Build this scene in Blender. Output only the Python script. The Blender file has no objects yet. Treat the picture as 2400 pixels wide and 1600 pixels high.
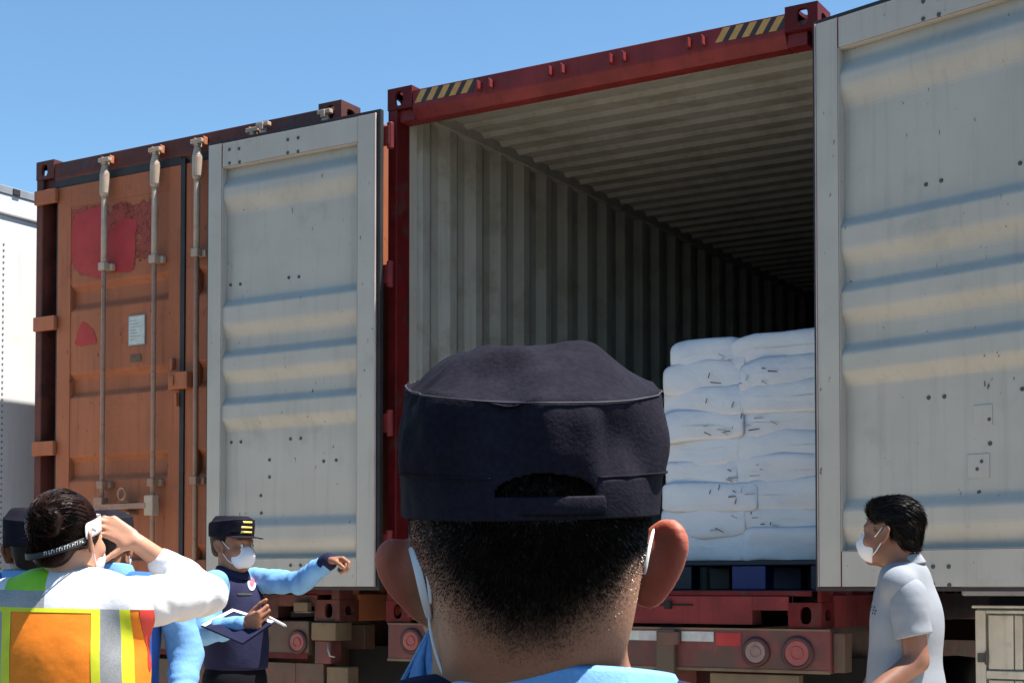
import bpy, bmesh, math, random
import numpy as np
from mathutils import Vector, Matrix
R = math.radians
sc = bpy.context.scene
COL = sc.collection
random.seed(7)

# ------------------------------------------------------------------ camera
Z0 = 1.25                      # underside of the containers above the ground
CF, CPITCH, CCY, CYAW = 3535.64, 0.0315081, 1261.27, 0.54057
CX, CY, CZ = 4.773, -6.6342, Z0 + 0.1941
cam_d = bpy.data.cameras.new("camera")
cam = bpy.data.objects.new("camera", cam_d)
COL.objects.link(cam)
cam.location = (CX, CY, CZ)
cam.rotation_euler = (R(90) + CPITCH, 0, CYAW)
cam_d.sensor_width = 36
cam_d.lens = CF / 2400 * 36
cam_d.shift_y = (CCY - 800) / 2400
cam_d.clip_start = 0.05
cam_d.clip_end = 6000
sc.camera = cam

# ------------------------------------------------------------------ light
SUN = Vector((1.0, 0.45, 2.75)).normalized()
world = bpy.data.worlds.new("World")
sc.world = world
world.use_nodes = True
wn = world.node_tree
bg = wn.nodes["Background"]
sky = wn.nodes.new("ShaderNodeTexSky")
sky.sky_type = 'NISHITA'
sky.sun_disc = False
sky.sun_elevation = math.asin(SUN.z)
sky.sun_rotation = math.atan2(SUN.x, SUN.y)
sky.air_density = 1.0
sky.dust_density = 0.05
sky.altitude = 1200
sky.ozone_density = 0.4
tint = wn.nodes.new("ShaderNodeMix"); tint.data_type = 'RGBA'; tint.blend_type = 'MULTIPLY'; tint.inputs[0].default_value = 1.0
tint.inputs[7].default_value = (0.78, 1.01, 1.07, 1)          # clear tropical blue
wn.links.new(sky.outputs[0], tint.inputs[6]); wn.links.new(tint.outputs[2], bg.inputs[0])
bg.inputs[1].default_value = 0.070
sun_d = bpy.data.lights.new("sun", 'SUN')
sun_d.energy = 5.0
sun_d.angle = R(0.5)
sun_d.color = (1.0, 0.95, 0.87)
sun = bpy.data.objects.new("sun", sun_d)
COL.objects.link(sun)
sun.rotation_euler = SUN.to_track_quat('Z', 'Y').to_euler()
sc.view_settings.view_transform = 'Standard'
sc.view_settings.look = 'None'
sc.view_settings.gamma = 1
sc.view_settings.exposure = 1.42
sc.render.engine = 'CYCLES'
sc.cycles.max_bounces = 8
sc.cycles.diffuse_bounces = 1

# view helpers: a real point at horizontal distance d (metres) in front of the camera
CYC, CYS = math.cos(CYAW), math.sin(CYAW)
def view_pt(px, py, d):
    b = (CCY - py) / CF
    s = d / (math.cos(CPITCH) - b * math.sin(CPITCH))
    return Vector(((px - 1200) / CF * s, d, CZ + s * (b * math.cos(CPITCH) + math.sin(CPITCH))))
def view_to_world(v):
    return Vector((CX + CYC * v[0] - CYS * v[1], CY + CYS * v[0] + CYC * v[1], v[2]))
def plane_pt(px, py, y):
    v = view_to_world(view_pt(px, py, 1.0)) - Vector((CX, CY, CZ))
    return Vector((CX, CY, CZ)) + v * ((y - CY) / v.y)

# ------------------------------------------------------------------ tagging
def tag(o, label=None, cat=None, group=None, kind=None):
    if label: o["label"] = label
    if cat: o["category"] = cat
    if group: o["group"] = group
    if kind: o["kind"] = kind
    return o
def empty(name, loc=(0, 0, 0), rz=0.0):
    o = bpy.data.objects.new(name, None)
    o.empty_display_size = 0.1
    COL.objects.link(o)
    o.location = loc
    o.rotation_euler = (0, 0, rz)
    return o
def dup(o, parent=None, loc=None, rot=None):
    c = o.copy(); COL.objects.link(c); c.parent = parent
    if loc is not None: c.location = loc
    if rot is not None: c.rotation_euler = rot
    for ch in [k for k in bpy.data.objects if k.parent == o]:
        dup(ch, c)
    return c

# ------------------------------------------------------------------ materials
def M(name, col, rough=0.6, metal=0.0, var=0.12, vscale=6.0, bump=0.0, bscale=80.0, dirt=None, dscale=4.0,
      damt=0.45, streak=0.0, sss=0.0, spec=0.5, sheen=0.0, wrinkle=0.0, wscale=14.0, coat=0.0, fine=0.0, attr=None, acol=None, trans=0.0, flake=0.0, specks=0.0):
    m = bpy.data.materials.new(name); m.use_nodes = True
    n, l = m.node_tree.nodes, m.node_tree.links
    p = n["Principled BSDF"]
    tc = n.new("ShaderNodeTexCoord")
    def noise(scale, detail=4, rough_=0.55, stretch=None):
        t = n.new("ShaderNodeTexNoise"); t.inputs["Scale"].default_value = scale
        t.inputs["Detail"].default_value = detail; t.inputs["Roughness"].default_value = rough_
        if stretch:
            mp = n.new("ShaderNodeMapping"); mp.inputs["Scale"].default_value = stretch
            l.new(tc.outputs["Object"], mp.inputs[0]); l.new(mp.outputs[0], t.inputs[0])
        else:
            l.new(tc.outputs["Object"], t.inputs[0])
        return t
    def ramp(src, a, b):
        r = n.new("ShaderNodeMapRange"); r.inputs[1].default_value = a; r.inputs[2].default_value = b
        r.interpolation_type = 'SMOOTHSTEP'
        l.new(src, r.inputs[0]); return r.outputs[0]
    def mix(fac, a, b, bt='MIX'):
        x = n.new("ShaderNodeMix"); x.data_type = 'RGBA'; x.blend_type = bt
        if isinstance(fac, float): x.inputs[0].default_value = fac
        else: l.new(fac, x.inputs[0])
        for v, i in ((a, 6), (b, 7)):
            if isinstance(v, tuple): x.inputs[i].default_value = (*v, 1) if len(v) == 3 else v
            else: l.new(v, x.inputs[i])
        return x.outputs[2]
    lo = tuple(max(0, c * (1 - var)) for c in col); hi = tuple(min(1, c * (1 + var)) for c in col)
    c = mix(ramp(noise(vscale).outputs[0], 0.3, 0.7), lo, hi)
    if fine:
        c = mix(ramp(noise(260, 2).outputs[0], 0.35, 0.65), c, mix(1.0, c, (1 - fine,) * 3, 'MULTIPLY'))
    if streak:
        s = noise(1.0, 3, 0.6, (26, 26, 1.2))
        c = mix(ramp(s.outputs[0], 0.5, 0.75), c, mix(1.0, c, (1 - streak, 1 - streak * 1.05, 1 - streak * 1.1), 'MULTIPLY'))
    if dirt:
        d = noise(dscale, 8, 0.68)
        c = mix(ramp(d.outputs[0], 1 - damt - 0.08, 1 - damt + 0.1), c, dirt)
    if specks:
        c = mix(ramp(noise(38, 5, 0.6, (1, 1, .45)).outputs[0], specks - 0.03, specks + 0.03), c, (0.085, 0.045, 0.028))
    if attr:
        a = n.new("ShaderNodeAttribute"); a.attribute_name = attr
        gr = noise(900, 1)
        mu = n.new("ShaderNodeMath"); mu.operation = 'MULTIPLY_ADD'
        l.new(gr.outputs[0], mu.inputs[0]); mu.inputs[1].default_value = 0.35; l.new(a.outputs["Fac"], mu.inputs[2])
        c = mix(ramp(mu.outputs[0], 0.3, 1.0), c, acol)
    l.new(c, p.inputs["Base Color"])
    rr = n.new("ShaderNodeMapRange"); l.new(noise(vscale * 3).outputs[0], rr.inputs[0])
    rr.inputs[3].default_value = max(0.05, rough - 0.1); rr.inputs[4].default_value = min(1, rough + 0.1)
    l.new(rr.outputs[0], p.inputs["Roughness"])
    p.inputs["Metallic"].default_value = metal
    p.inputs["Specular IOR Level"].default_value = spec
    if sss:
        p.inputs["Subsurface Weight"].default_value = sss
        p.inputs["Subsurface Radius"].default_value = (1.0, 0.2, 0.1)
        p.inputs["Subsurface Scale"].default_value = 0.018
    if sheen:
        p.inputs["Sheen Weight"].default_value = sheen
        p.inputs["Sheen Roughness"].default_value = 0.5
    if coat:
        p.inputs["Coat Weight"].default_value = coat
    if trans:
        p.inputs["Transmission Weight"].default_value = trans
    if flake:
        l.new(ramp(noise(14, 8, 0.7).outputs[0], flake - 0.07, flake + 0.07), p.inputs['Alpha'])
    prev = None
    if wrinkle:
        b = n.new("ShaderNodeBump"); b.inputs["Strength"].default_value = 1.0; b.inputs["Distance"].default_value = wrinkle
        l.new(noise(wscale, 3, 0.5).outputs[0], b.inputs["Height"]); prev = b
    if bump:
        b = n.new("ShaderNodeBump"); b.inputs["Strength"].default_value = 1.0; b.inputs["Distance"].default_value = bump
        l.new(noise(bscale, 3).outputs[0], b.inputs["Height"])
        if prev: l.new(prev.outputs[0], b.inputs["Normal"])
        prev = b
    if prev: l.new(prev.outputs[0], p.inputs["Normal"])
    return m

mt = {}
mt['red'] = M("red_paint", (0.155, 0.019, 0.020), 0.5, spec=0.25, var=0.22, vscale=5, dirt=(0.11, 0.020, 0.019), dscale=7, damt=0.36, streak=0.25, bump=0.0006, bscale=40)
mt['darkred'] = M("dark_red_paint", (0.095, 0.006, 0.007), 0.55, spec=0.2, var=0.25, dirt=(0.06, 0.03, 0.025), dscale=9, damt=0.4, streak=0.2)
mt['orange'] = M("faded_orange_paint", (0.335, 0.108, 0.048), 0.6, spec=0.3, specks=0.68, wrinkle=0.002, wscale=3, var=0.10, vscale=2, dirt=(0.25, 0.070, 0.036), dscale=4, damt=0.38, streak=0.22, bump=0.0006, bscale=30)
mt['orangedark'] = M("maroon_frame_paint", (0.095, 0.026, 0.019), 0.6, spec=0.3, var=0.22, vscale=4, dirt=(0.045, 0.016, 0.015), dscale=6, damt=0.42, streak=0.2)
mt['cream'] = M("cream_interior_paint", (0.40, 0.378, 0.336), 0.55, spec=0.3, specks=0.70, wrinkle=0.0025, wscale=2.5, var=0.05, vscale=3, dirt=(0.315, 0.308, 0.27), dscale=2.5, damt=0.38, streak=0.09, bump=0.0004, bscale=25)
mt['wallcream'] = M("dusty_cream_wall_paint", (0.315, 0.318, 0.292), 0.6, spec=0.15, var=0.05, vscale=3, dirt=(0.245, 0.238, 0.205), dscale=3.5, damt=0.45, streak=0.16)
mt['rodcream'] = M("worn_cream_rod_paint", (0.38, 0.29, 0.215), 0.45, var=0.15, vscale=9, dirt=(0.30, 0.16, 0.10), dscale=9, damt=0.36)
mt['rodbrown'] = M("worn_brown_rod_paint", (0.29, 0.165, 0.11), 0.5, var=0.2, vscale=9, dirt=(0.17, 0.07, 0.045), dscale=9, damt=0.4)
mt['gasket'] = M("black_rubber", (0.018, 0.016, 0.017), 0.6, var=0.3)
mt['gasketlip'] = M("grey_rubber_lip", (0.45, 0.36, 0.34), 0.6, var=0.1)
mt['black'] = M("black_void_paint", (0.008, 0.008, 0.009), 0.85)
mt['steel'] = M("dull_steel", (0.30, 0.28, 0.27), 0.4, metal=0.7, var=0.2)
mt['bolt'] = M("dark_bolt_head", (0.07, 0.068, 0.062), 0.55, metal=0.3)
mt['yellow'] = M("faded_yellow_paint", (0.42, 0.23, 0.055), 0.5, var=0.12, vscale=20, dirt=(0.35, 0.17, 0.06), dscale=22, damt=0.33)
mt['hazblack'] = M("black_stripe_paint", (0.025, 0.012, 0.014), 0.5)
mt['patchred'] = M("red_touch_up_paint", (0.37, 0.034, 0.034), 0.55, spec=0.25, var=0.13, vscale=6, dirt=(0.29, 0.04, 0.034), dscale=6, damt=0.38, flake=0.30)
mt['patchdark'] = M("dull_red_touch_up_paint", (0.26, 0.048, 0.032), 0.55, spec=0.25, var=0.2, vscale=7, flake=0.46)
mt['placard'] = M("pale_placard", (0.46, 0.49, 0.44), 0.4, var=0.1, vscale=25)
mt['sticker'] = M("dark_sticker", (0.09, 0.05, 0.025), 0.5, var=0.4, vscale=40)
mt['wood'] = M("dirty_plywood", (0.05, 0.035, 0.024), 0.8, var=0.3)
mt['chassis'] = M("weathered_red_chassis_paint", (0.14, 0.031, 0.028), 0.6, var=0.25, vscale=6, dirt=(0.075, 0.038, 0.028), dscale=5, damt=0.48, streak=0.25)
mt['chassisbrown'] = M("weathered_brown_chassis_paint", (0.11, 0.048, 0.033), 0.65, var=0.25, vscale=6, dirt=(0.085, 0.06, 0.038), dscale=5, damt=0.5, streak=0.25)
mt['tan'] = M("dusty_tan_steel", (0.15, 0.10, 0.055), 0.7, var=0.2, dirt=(0.11, 0.06, 0.04), dscale=8, damt=0.4)
mt['lampred'] = M("dusty_red_lens", (0.28, 0.06, 0.055), 0.35, var=0.15, dirt=(0.25, 0.13, 0.11), dscale=14, damt=0.4)
mt['lampclear'] = M("dusty_clear_lens", (0.26, 0.17, 0.15), 0.35, var=0.15, dirt=(0.17, 0.10, 0.09), dscale=14, damt=0.4)
mt['lampring'] = M("dark_red_ring", (0.055, 0.016, 0.016), 0.6)
mt['reflector'] = M("white_reflective_tape", (0.42, 0.41, 0.40), 0.35, var=0.12, vscale=30)
mt['tyre'] = M("tyre_rubber", (0.014, 0.014, 0.014), 0.8, var=0.3)
mt['rim'] = M("wheel_rim", (0.10, 0.10, 0.10), 0.6, metal=0.3)
mt['flap'] = M("black_mudflap", (0.010, 0.010, 0.011), 0.8)
mt['white'] = M("white_trailer_paint", (0.70, 0.70, 0.70), 0.4, var=0.04, vscale=2, dirt=(0.64, 0.63, 0.61), dscale=3, damt=0.35, streak=0.08)
mt['greyrail'] = M("grey_rail", (0.24, 0.25, 0.27), 0.5, var=0.15)
mt['cabinet'] = M("weathered_cream_paint", (0.50, 0.46, 0.385), 0.6, var=0.12, vscale=5, dirt=(0.30, 0.245, 0.18), dscale=6, damt=0.40, streak=0.2)
mt['sack'] = M("white_woven_sack", (0.55, 0.565, 0.60), 0.4, var=0.03, vscale=5, wrinkle=0.008, wscale=11, bump=0.0012, bscale=45, spec=0.5, coat=0.25)
mt['sackink'] = M("dark_red_print", (0.10, 0.035, 0.05), 0.5)
mt['crease'] = M("grey_film_crease", (0.26, 0.27, 0.32), 0.4)
mt['pallet'] = M("dark_blue_plastic", (0.004, 0.005, 0.012), 0.5)
mt['palletblue'] = M("blue_plastic", (0.006, 0.012, 0.11), 0.45)
mt['asphalt'] = M("low_bounce_asphalt", (0.055, 0.052, 0.05), 0.9, var=0.2, vscale=0.8, bump=0.003, bscale=40)
mt['ground'] = M("pale_concrete", (0.56, 0.465, 0.35), 0.9, var=0.1, vscale=0.6, dirt=(0.48, 0.39, 0.29), dscale=0.9, damt=0.42, bump=0.002, bscale=30)

# ------------------------------------------------------------------ mesh builder
class MB:
    def __init__(s): s.v, s.f, s.m, s.mi = [], [], [], 0
    def add(s, vs, fs, mi=None):
        o = len(s.v); s.v += [tuple(p) for p in vs]
        for f in fs:
            s.f.append(tuple(i + o for i in f)); s.m.append(s.mi if mi is None else mi)
        return s
    def box(s, x0, x1, y0, y1, z0, z1, mi=None):
        vs = [(x0,y0,z0),(x1,y0,z0),(x1,y1,z0),(x0,y1,z0),(x0,y0,z1),(x1,y0,z1),(x1,y1,z1),(x0,y1,z1)]
        return s.add(vs, [(0,3,2,1),(4,5,6,7),(0,1,5,4),(1,2,6,5),(2,3,7,6),(3,0,4,7)], mi)
    def cyl(s, p, q, r, r2=None, n=16, mi=None, caps=True):
        p, q = Vector(p), Vector(q); r2 = r if r2 is None else r2
        a = (q - p).normalized(); u = a.orthogonal().normalized(); w = a.cross(u)
        vs = []
        for c, rr in ((p, r), (q, r2)):
            for k in range(n):
                t = 2 * math.pi * k / n; vs.append(c + (u * math.cos(t) + w * math.sin(t)) * rr)
        fs = [(k, (k + 1) % n, n + (k + 1) % n, n + k) for k in range(n)]
        if caps: fs += [tuple(range(n))[::-1], tuple(range(n, 2 * n))]
        return s.add(vs, fs, mi)
    def tube(s, pts, r, n=8, mi=None, closed=False):
        pts = [Vector(p) for p in pts]; N = len(pts)
        rs = r if isinstance(r, (list, tuple)) else [r] * N
        vs = []; pu = None
        for i, p in enumerate(pts):
            a = (pts[(i + 1) % N] if (closed or i < N - 1) else p) - (pts[i - 1] if (closed or i > 0) else p)
            a.normalize()
            u = (a.orthogonal() if pu is None else pu - a * pu.dot(a)).normalized(); pu = u
            w = a.cross(u)
            for k in range(n):
                t = 2 * math.pi * k / n; vs.append(p + (u * math.cos(t) + w * math.sin(t)) * rs[i])
        fs = []
        for i in range(N if closed else N - 1):
            j = (i + 1) % N
            for k in range(n):
                fs.append((i*n+k, i*n+(k+1) % n, j*n+(k+1) % n, j*n+k))
        if not closed: fs += [tuple(range(n))[::-1], tuple(range((N-1)*n, N*n))]
        return s.add(vs, fs, mi)
    def prism(s, poly, fn, d, mi=None):
        """poly: 2-D outline; fn(u, v, w) places a point; d: (w0, w1)."""
        n = len(poly)
        vs = [fn(u, v, d[0]) for u, v in poly] + [fn(u, v, d[1]) for u, v in poly]
        fs = [tuple(range(n))[::-1], tuple(range(n, 2*n))] + [(k, (k+1) % n, n+(k+1) % n, n+k) for k in range(n)]
        return s.add(vs, fs, mi)
    def strip(s, outer, inner, fn, w, mo=0, mi_=1):
        """closed corrugated sheet: outer/inner polylines extruded along w."""
        n = len(outer)
        vs = [fn(u, v, w[0]) for u, v in outer] + [fn(u, v, w[1]) for u, v in outer] + [fn(u, v, w[0]) for u, v in inner] + [fn(u, v, w[1]) for u, v in inner]
        for k in range(n - 1):
            s.add([vs[k], vs[k+1], vs[n+k+1], vs[n+k]], [(0,1,2,3)], mo)
            s.add([vs[2*n+k], vs[2*n+k+1], vs[3*n+k+1], vs[3*n+k]], [(3,2,1,0)], mi_)
        return s
    def build(s, name, mats, parent=None, bevel=0.0, smooth=False, seg=2, loc=None, rot=None, fixn=True):
        me = bpy.data.meshes.new(name); me.from_pydata(s.v, [], s.f)
        mats = mats if isinstance(mats, (list, tuple)) else [mats]
        for m in mats: me.materials.append(m)
        me.polygons.foreach_set("material_index", s.m)
        if fixn:
            b = bmesh.new(); b.from_mesh(me); bmesh.ops.recalc_face_normals(b, faces=b.faces); b.to_mesh(me); b.free()
        if smooth: me.polygons.foreach_set("use_smooth", [True] * len(s.f))
        me.update()
        o = bpy.data.objects.new(name, me); COL.objects.link(o); o.parent = parent
        if loc is not None: o.location = loc
        if rot is not None: o.rotation_euler = rot
        if bevel:
            md = o.modifiers.new("bevel", 'BEVEL'); md.width = bevel; md.segments = seg; md.limit_method = 'ANGLE'; md.angle_limit = R(35)
            md.harden_normals = False
        return o

def oval(n, rx, ry, cx=0, cy=0, p=2.0):
    out = []
    for k in range(n):
        t = 2 * math.pi * k / n; c, s_ = math.cos(t), math.sin(t)
        out.append((cx + rx * math.copysign(abs(c) ** (2/p), c), cy + ry * math.copysign(abs(s_) ** (2/p), s_)))
    return out
def plate_hole(mb, u0, u1, v0, v1, hole, fn, depth, mi=0, him=None):
    """rectangular face with an opening whose wall goes in by depth."""
    cu = sum(h[0] for h in hole) / len(hole); cv = sum(h[1] for h in hole) / len(hole)
    n = len(hole); outer = []
    for hu, hv in hole:
        du, dv = hu - cu, hv - cv
        t = min([((u1 if du > 0 else u0) - cu) / du if abs(du) > 1e-9 else 1e9, ((v1 if dv > 0 else v0) - cv) / dv if abs(dv) > 1e-9 else 1e9])
        outer.append((cu + du * t, cv + dv * t))
    # snap the nearest ray to each corner so the face stays a rectangle
    for c in ((u0, v0), (u1, v0), (u1, v1), (u0, v1)):
        k = min(range(n), key=lambda i: (outer[i][0]-c[0])**2 + (outer[i][1]-c[1])**2); outer[k] = c
    vs = [fn(u, v, 0) for u, v in outer] + [fn(u, v, 0) for u, v in hole] + [fn(u, v, depth) for u, v in hole]
    fs = [(k, (k+1) % n, n+(k+1) % n, n+k) for k in range(n)]
    mb.add(vs, fs, mi)
    mb.add(vs, [(n+k, n+(k+1) % n, 2*n+(k+1) % n, 2*n+k) for k in range(n)], mi if him is None else him)
# ================================================================== SETTING
g = MB()
n_ = 12; ext = 3000.0
for i in range(n_):
    for j in range(n_):
        x0, x1 = -ext + 2*ext*i/n_, -ext + 2*ext*(i+1)/n_; y0, y1 = -ext + 2*ext*j/n_, -ext + 2*ext*(j+1)/n_
        g.add([(x0,y0,0),(x1,y0,0),(x1,y1,0),(x0,y1,0)], [(0,1,2,3)])
tag(g.build("ground", mt['asphalt']), kind="structure")  # unseen far ground made dark to cut bounce into the container
g = MB()
for i in range(10):
    for j in range(10):
        x0, x1, y0, y1 = -9 + 2.4*i, -9 + 2.4*(i+1), -3.2 + 2.0*j, -3.2 + 2.0*(j+1)
        g.add([(x0,y0,.004),(x1,y0,.004),(x1,y1,.004),(x0,y1,.004)], [(0,1,2,3)])
tag(g.build("bounce_apron", mt['ground']), kind="structure")  # added pale patch, sized so bounce reaches doors but not the container depth

# ================================================================== CONTAINERS
CW, CH, CL = 2.438, 2.896, 12.19
def make_casting(parent, m, sx, sy, sz, loc):
    mb = MB(); a, b, c = 0.160, 0.178, 0.118
    P = lambda x, y, z: (x*sx, y*sy, z*sz)
    plate_hole(mb, 0, a, 0, c, oval(28, 0.027, 0.040, a/2 - .005, c*0.50, 2.6), lambda u, v, w: P(u, w, v), 0.02)
    plate_hole(mb, 0, b, 0, c, oval(28, 0.038, 0.026, b/2, c*0.5, 2.6), lambda u, v, w: P(w, u, v), 0.02)
    plate_hole(mb, 0, a, 0, b, oval(28, 0.032, 0.062, a/2, b/2, 3), lambda u, v, w: P(u, v, c - w), 0.02)
    mb.add([P(0,0,0),P(a,0,0),P(a,b,0),P(0,b,0)], [(0,1,2,3)])
    mb.add([P(a,0,0),P(a,b,0),P(a,b,c),P(a,0,c)], [(0,1,2,3)])
    mb.add([P(0,b,0),P(a,b,0),P(a,b,c),P(0,b,c)], [(0,1,2,3)])
    return mb.build("corner_casting", m, parent, loc=loc, fixn=False)

def corr(length, pitch, depth, start=0.0):
    """trapezoid line along u; returns (u, v) with v in 0..depth."""
    pts = []; u = start; q = pitch / 4
    while u + pitch < length:
        pts += [(u, 0), (u + q, 0), (u + 2*q, depth), (u + 3*q, depth)]; u += pitch
    pts += [(u, 0), (length, 0)]
    return pts

BUMPS_R = [(2.528,2.445,2.415,2.294),(1.825,1.765,1.689,1.584),(1.538,1.478,1.417,1.326),(1.266,1.206,1.145,1.062),(.586,.516,.465,.345)]
BUMPS_O = [(2.085,2.035,1.965,1.905),(1.53,1.48,1.41,1.36),(1.01,.96,.89,.835),(.44,.39,.32,.27)]
DT = 0.060; DZ0, DZ1 = 0.191, 2.71
def make_door(parent, mx, w, hinge_loc, rz, mout, bumps, rods, label=None, handle=True, mfr=None, closed=False):
    """leaf runs from the hinge along mx*X, outside faces -Y, inside faces +Y."""
    X = lambda x: mx * x
    d = MB(); mats = [mout, mt['cream'], mfr or mout]
    def bx(x0, x1, y0, y1, z0, z1):
        a, b = sorted((X(x0), X(x1)))
        d.box(a, b, y0 + 0.004, y1 - 0.001, z0, z1, 2)                      # steel bar, painted outside
        d.box(a + .0015, b - .0015, y1 - 0.003, y1, z0 + .0015, z1 - .0015, 1)            # painted inside face
    hs, fs, tr, br = 0.115, 0.100, 0.138, 0.155
    bx(0, hs, 0, DT, DZ0, DZ1); bx(w - fs, w, 0, DT, DZ0, DZ1)
    bx(hs + .0005, w - fs - .0005, 0, DT - .004, DZ1 - tr, DZ1); bx(hs + .0005, w - fs - .0005, 0, DT - .004, DZ0, DZ0 + br)
    pts = [(DZ1 - tr, 0.0)]
    for a, b, c, e in bumps:
        for p_, q_, v0, v1 in ((a, b, 0, 1), (c, e, 1, 0)):
            ex = .35*abs(p_ - q_)
            for k_ in range(9):
                f_ = k_/8; pts.append((p_ + ex - (p_ - q_ + 2*ex)*f_ if False else p_ + (q_ - p_)*f_, v0 + (v1 - v0)*(f_*f_*(3 - 2*f_))))
    pts.append((DZ0 + br, 0.0))
    inn = [(z, 0.013 + 0.036 * v) for z, v in pts]; out = [(z, 0.009 + 0.036 * v) for z, v in pts]
    a, b = X(hs), X(w - fs)
    d.strip(out, inn, lambda u, v, q: (q, v, u), (a, b), 0, 1)
    # inner edges of the frame are painted cream too
    for xx in (hs, w - fs):
        s_ = 1 if xx == hs else -1
        p, q = sorted((X(xx), X(xx + s_ * .003))); d.box(p, q, 0.0135, DT - .0008, DZ0 + br, DZ1 - tr, 0 if closed else 1)
    p, q = sorted((X(hs), X(w - fs))); d.box(p, q, 0.0135, DT - .0046, DZ1 - tr - .003, DZ1 - tr, 1); d.box(p, q, 0.0135, DT - .0046, DZ0 + br, DZ0 + br + .003, 1)
    o = d.build("door", mats, parent, bevel=0.0035, loc=hinge_loc, rot=(0, 0, rz))
    if label: o["label"] = label
    gk = MB()
    for x0, x1, z0, z1 in ((-.026, -.001, DZ0 - .018, DZ1 + .02), (w + .001, w + .016, DZ0 - .018, DZ1 + .02), (-.001, w + .001, DZ1 + .001, DZ1 + .02), (-.001, w + .001, DZ0 - .018, DZ0 - .001)):
        p, q = sorted((X(x0), X(x1))); gk.box(p, q, 0.018, 0.046, z0, z1, 0)
    p, q = sorted((X(-.004), X(-.0005))); gk.box(p, q, 0.05, DT + .004, DZ0, DZ1, 1)
    gk.build("gasket", [mt['gasket'], mt['gasketlip']], o)
    for z in (0.42, 1.06, 1.855, 2.60) if not closed else ():
        h = MB(); p, q = sorted((X(-0.195 if False else -.05), X(.075))); h.box(p, q, -0.028, 0.004, z - .05, z + .05)
        h.cyl((X(-.045), -.018, z - .07), (X(-.045), -.018, z + .07), .019, n=12)
        h.build("hinge", mfr or mout, o, bevel=0.004)
    for i, rx in enumerate(rods):
        zt = 2.775
        r_ = MB()
        r_.cyl((X(rx), -.048, .10 if closed else DZ0 + .012), (X(rx), -.048, 2.15), .0145, n=14, mi=1)
        r_.cyl((X(rx), -.048, 2.15), (X(rx), -.048, 2.60), .0185, n=14, mi=0)
        lr = r_.build("lock_rod", [mt['rodcream'], mt['rodbrown']], o, bevel=.002)
        for po in lr.data.polygons: po.use_smooth = len(po.vertices) == 4
        s2 = MB(); s2.cyl((X(rx), -.048, 2.585), (X(rx), -.048, 2.60), .021, .030, 16); s2.cyl((X(rx), -.048, 2.60), (X(rx), -.048, 2.72), .030, .030, 16); s2.cyl((X(rx), -.048, 2.72), (X(rx), -.048, zt), .030, .018, 16)
        s2.build("rod_sleeve", mt['rodcream'], o, bevel=.003)
        cm = MB(); cm.box(X(rx) - .014, X(rx) + .014, -.062, -.02, zt, zt + .045); cm.box(X(rx) - .045, X(rx) + .045, -.064, -.03, zt + .022, zt + .048)
        cm.build("cam_head", mt['rodcream'], o, bevel=.005)
        for z in (2.15, .81, 1.45):
            if z == 1.45: continue
            k = MB(); k.box(X(rx) - .045, X(rx) + .05, -.03, .0, z - .02, z + .02); k.box(X(rx) - .026, X(rx) + .026, -.072, -.03, z - .024, z + .024)
            k.build("rod_guide", mt['rodcream'] if z > 2 else mt['rodbrown'], o, bevel=.004)
        if handle and i == 0:
            hd = MB(); z = .674; sg = mx
            hd.box(X(rx) - .035, X(rx) + .035, -.085, -.03, z - .06, z + .06)
            p, q = sorted((X(rx + .03), X(rx + .40))); hd.box(p, q, -.088, -.074, z - .018, z + .016)
            p, q = sorted((X(rx + .15), X(rx + .25))); hd.box(p, q, -.07, .0, z + .02, z + .03); hd.box(p, q, -.07, .0, z - .05, z - .035)
            t = [(X(rx + .20) + .03 * math.cos(a), -.08, z + .075 + .035 * math.sin(a)) for a in np.linspace(0, 2*math.pi, 14)[:-1]]
            hd.tube(t, .008, 6, closed=True)
            hd.build("door_handle", mt['rodbrown'], o, bevel=.003)
        if handle and i == 1:
            hd = MB(); z = .674; hd.box(X(rx) - .035, X(rx) + .035, -.085, -.03, z - .06, z + .06)
            hd.build("handle_hub", mt['rodcream'], o, bevel=.004)
    return o

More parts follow.
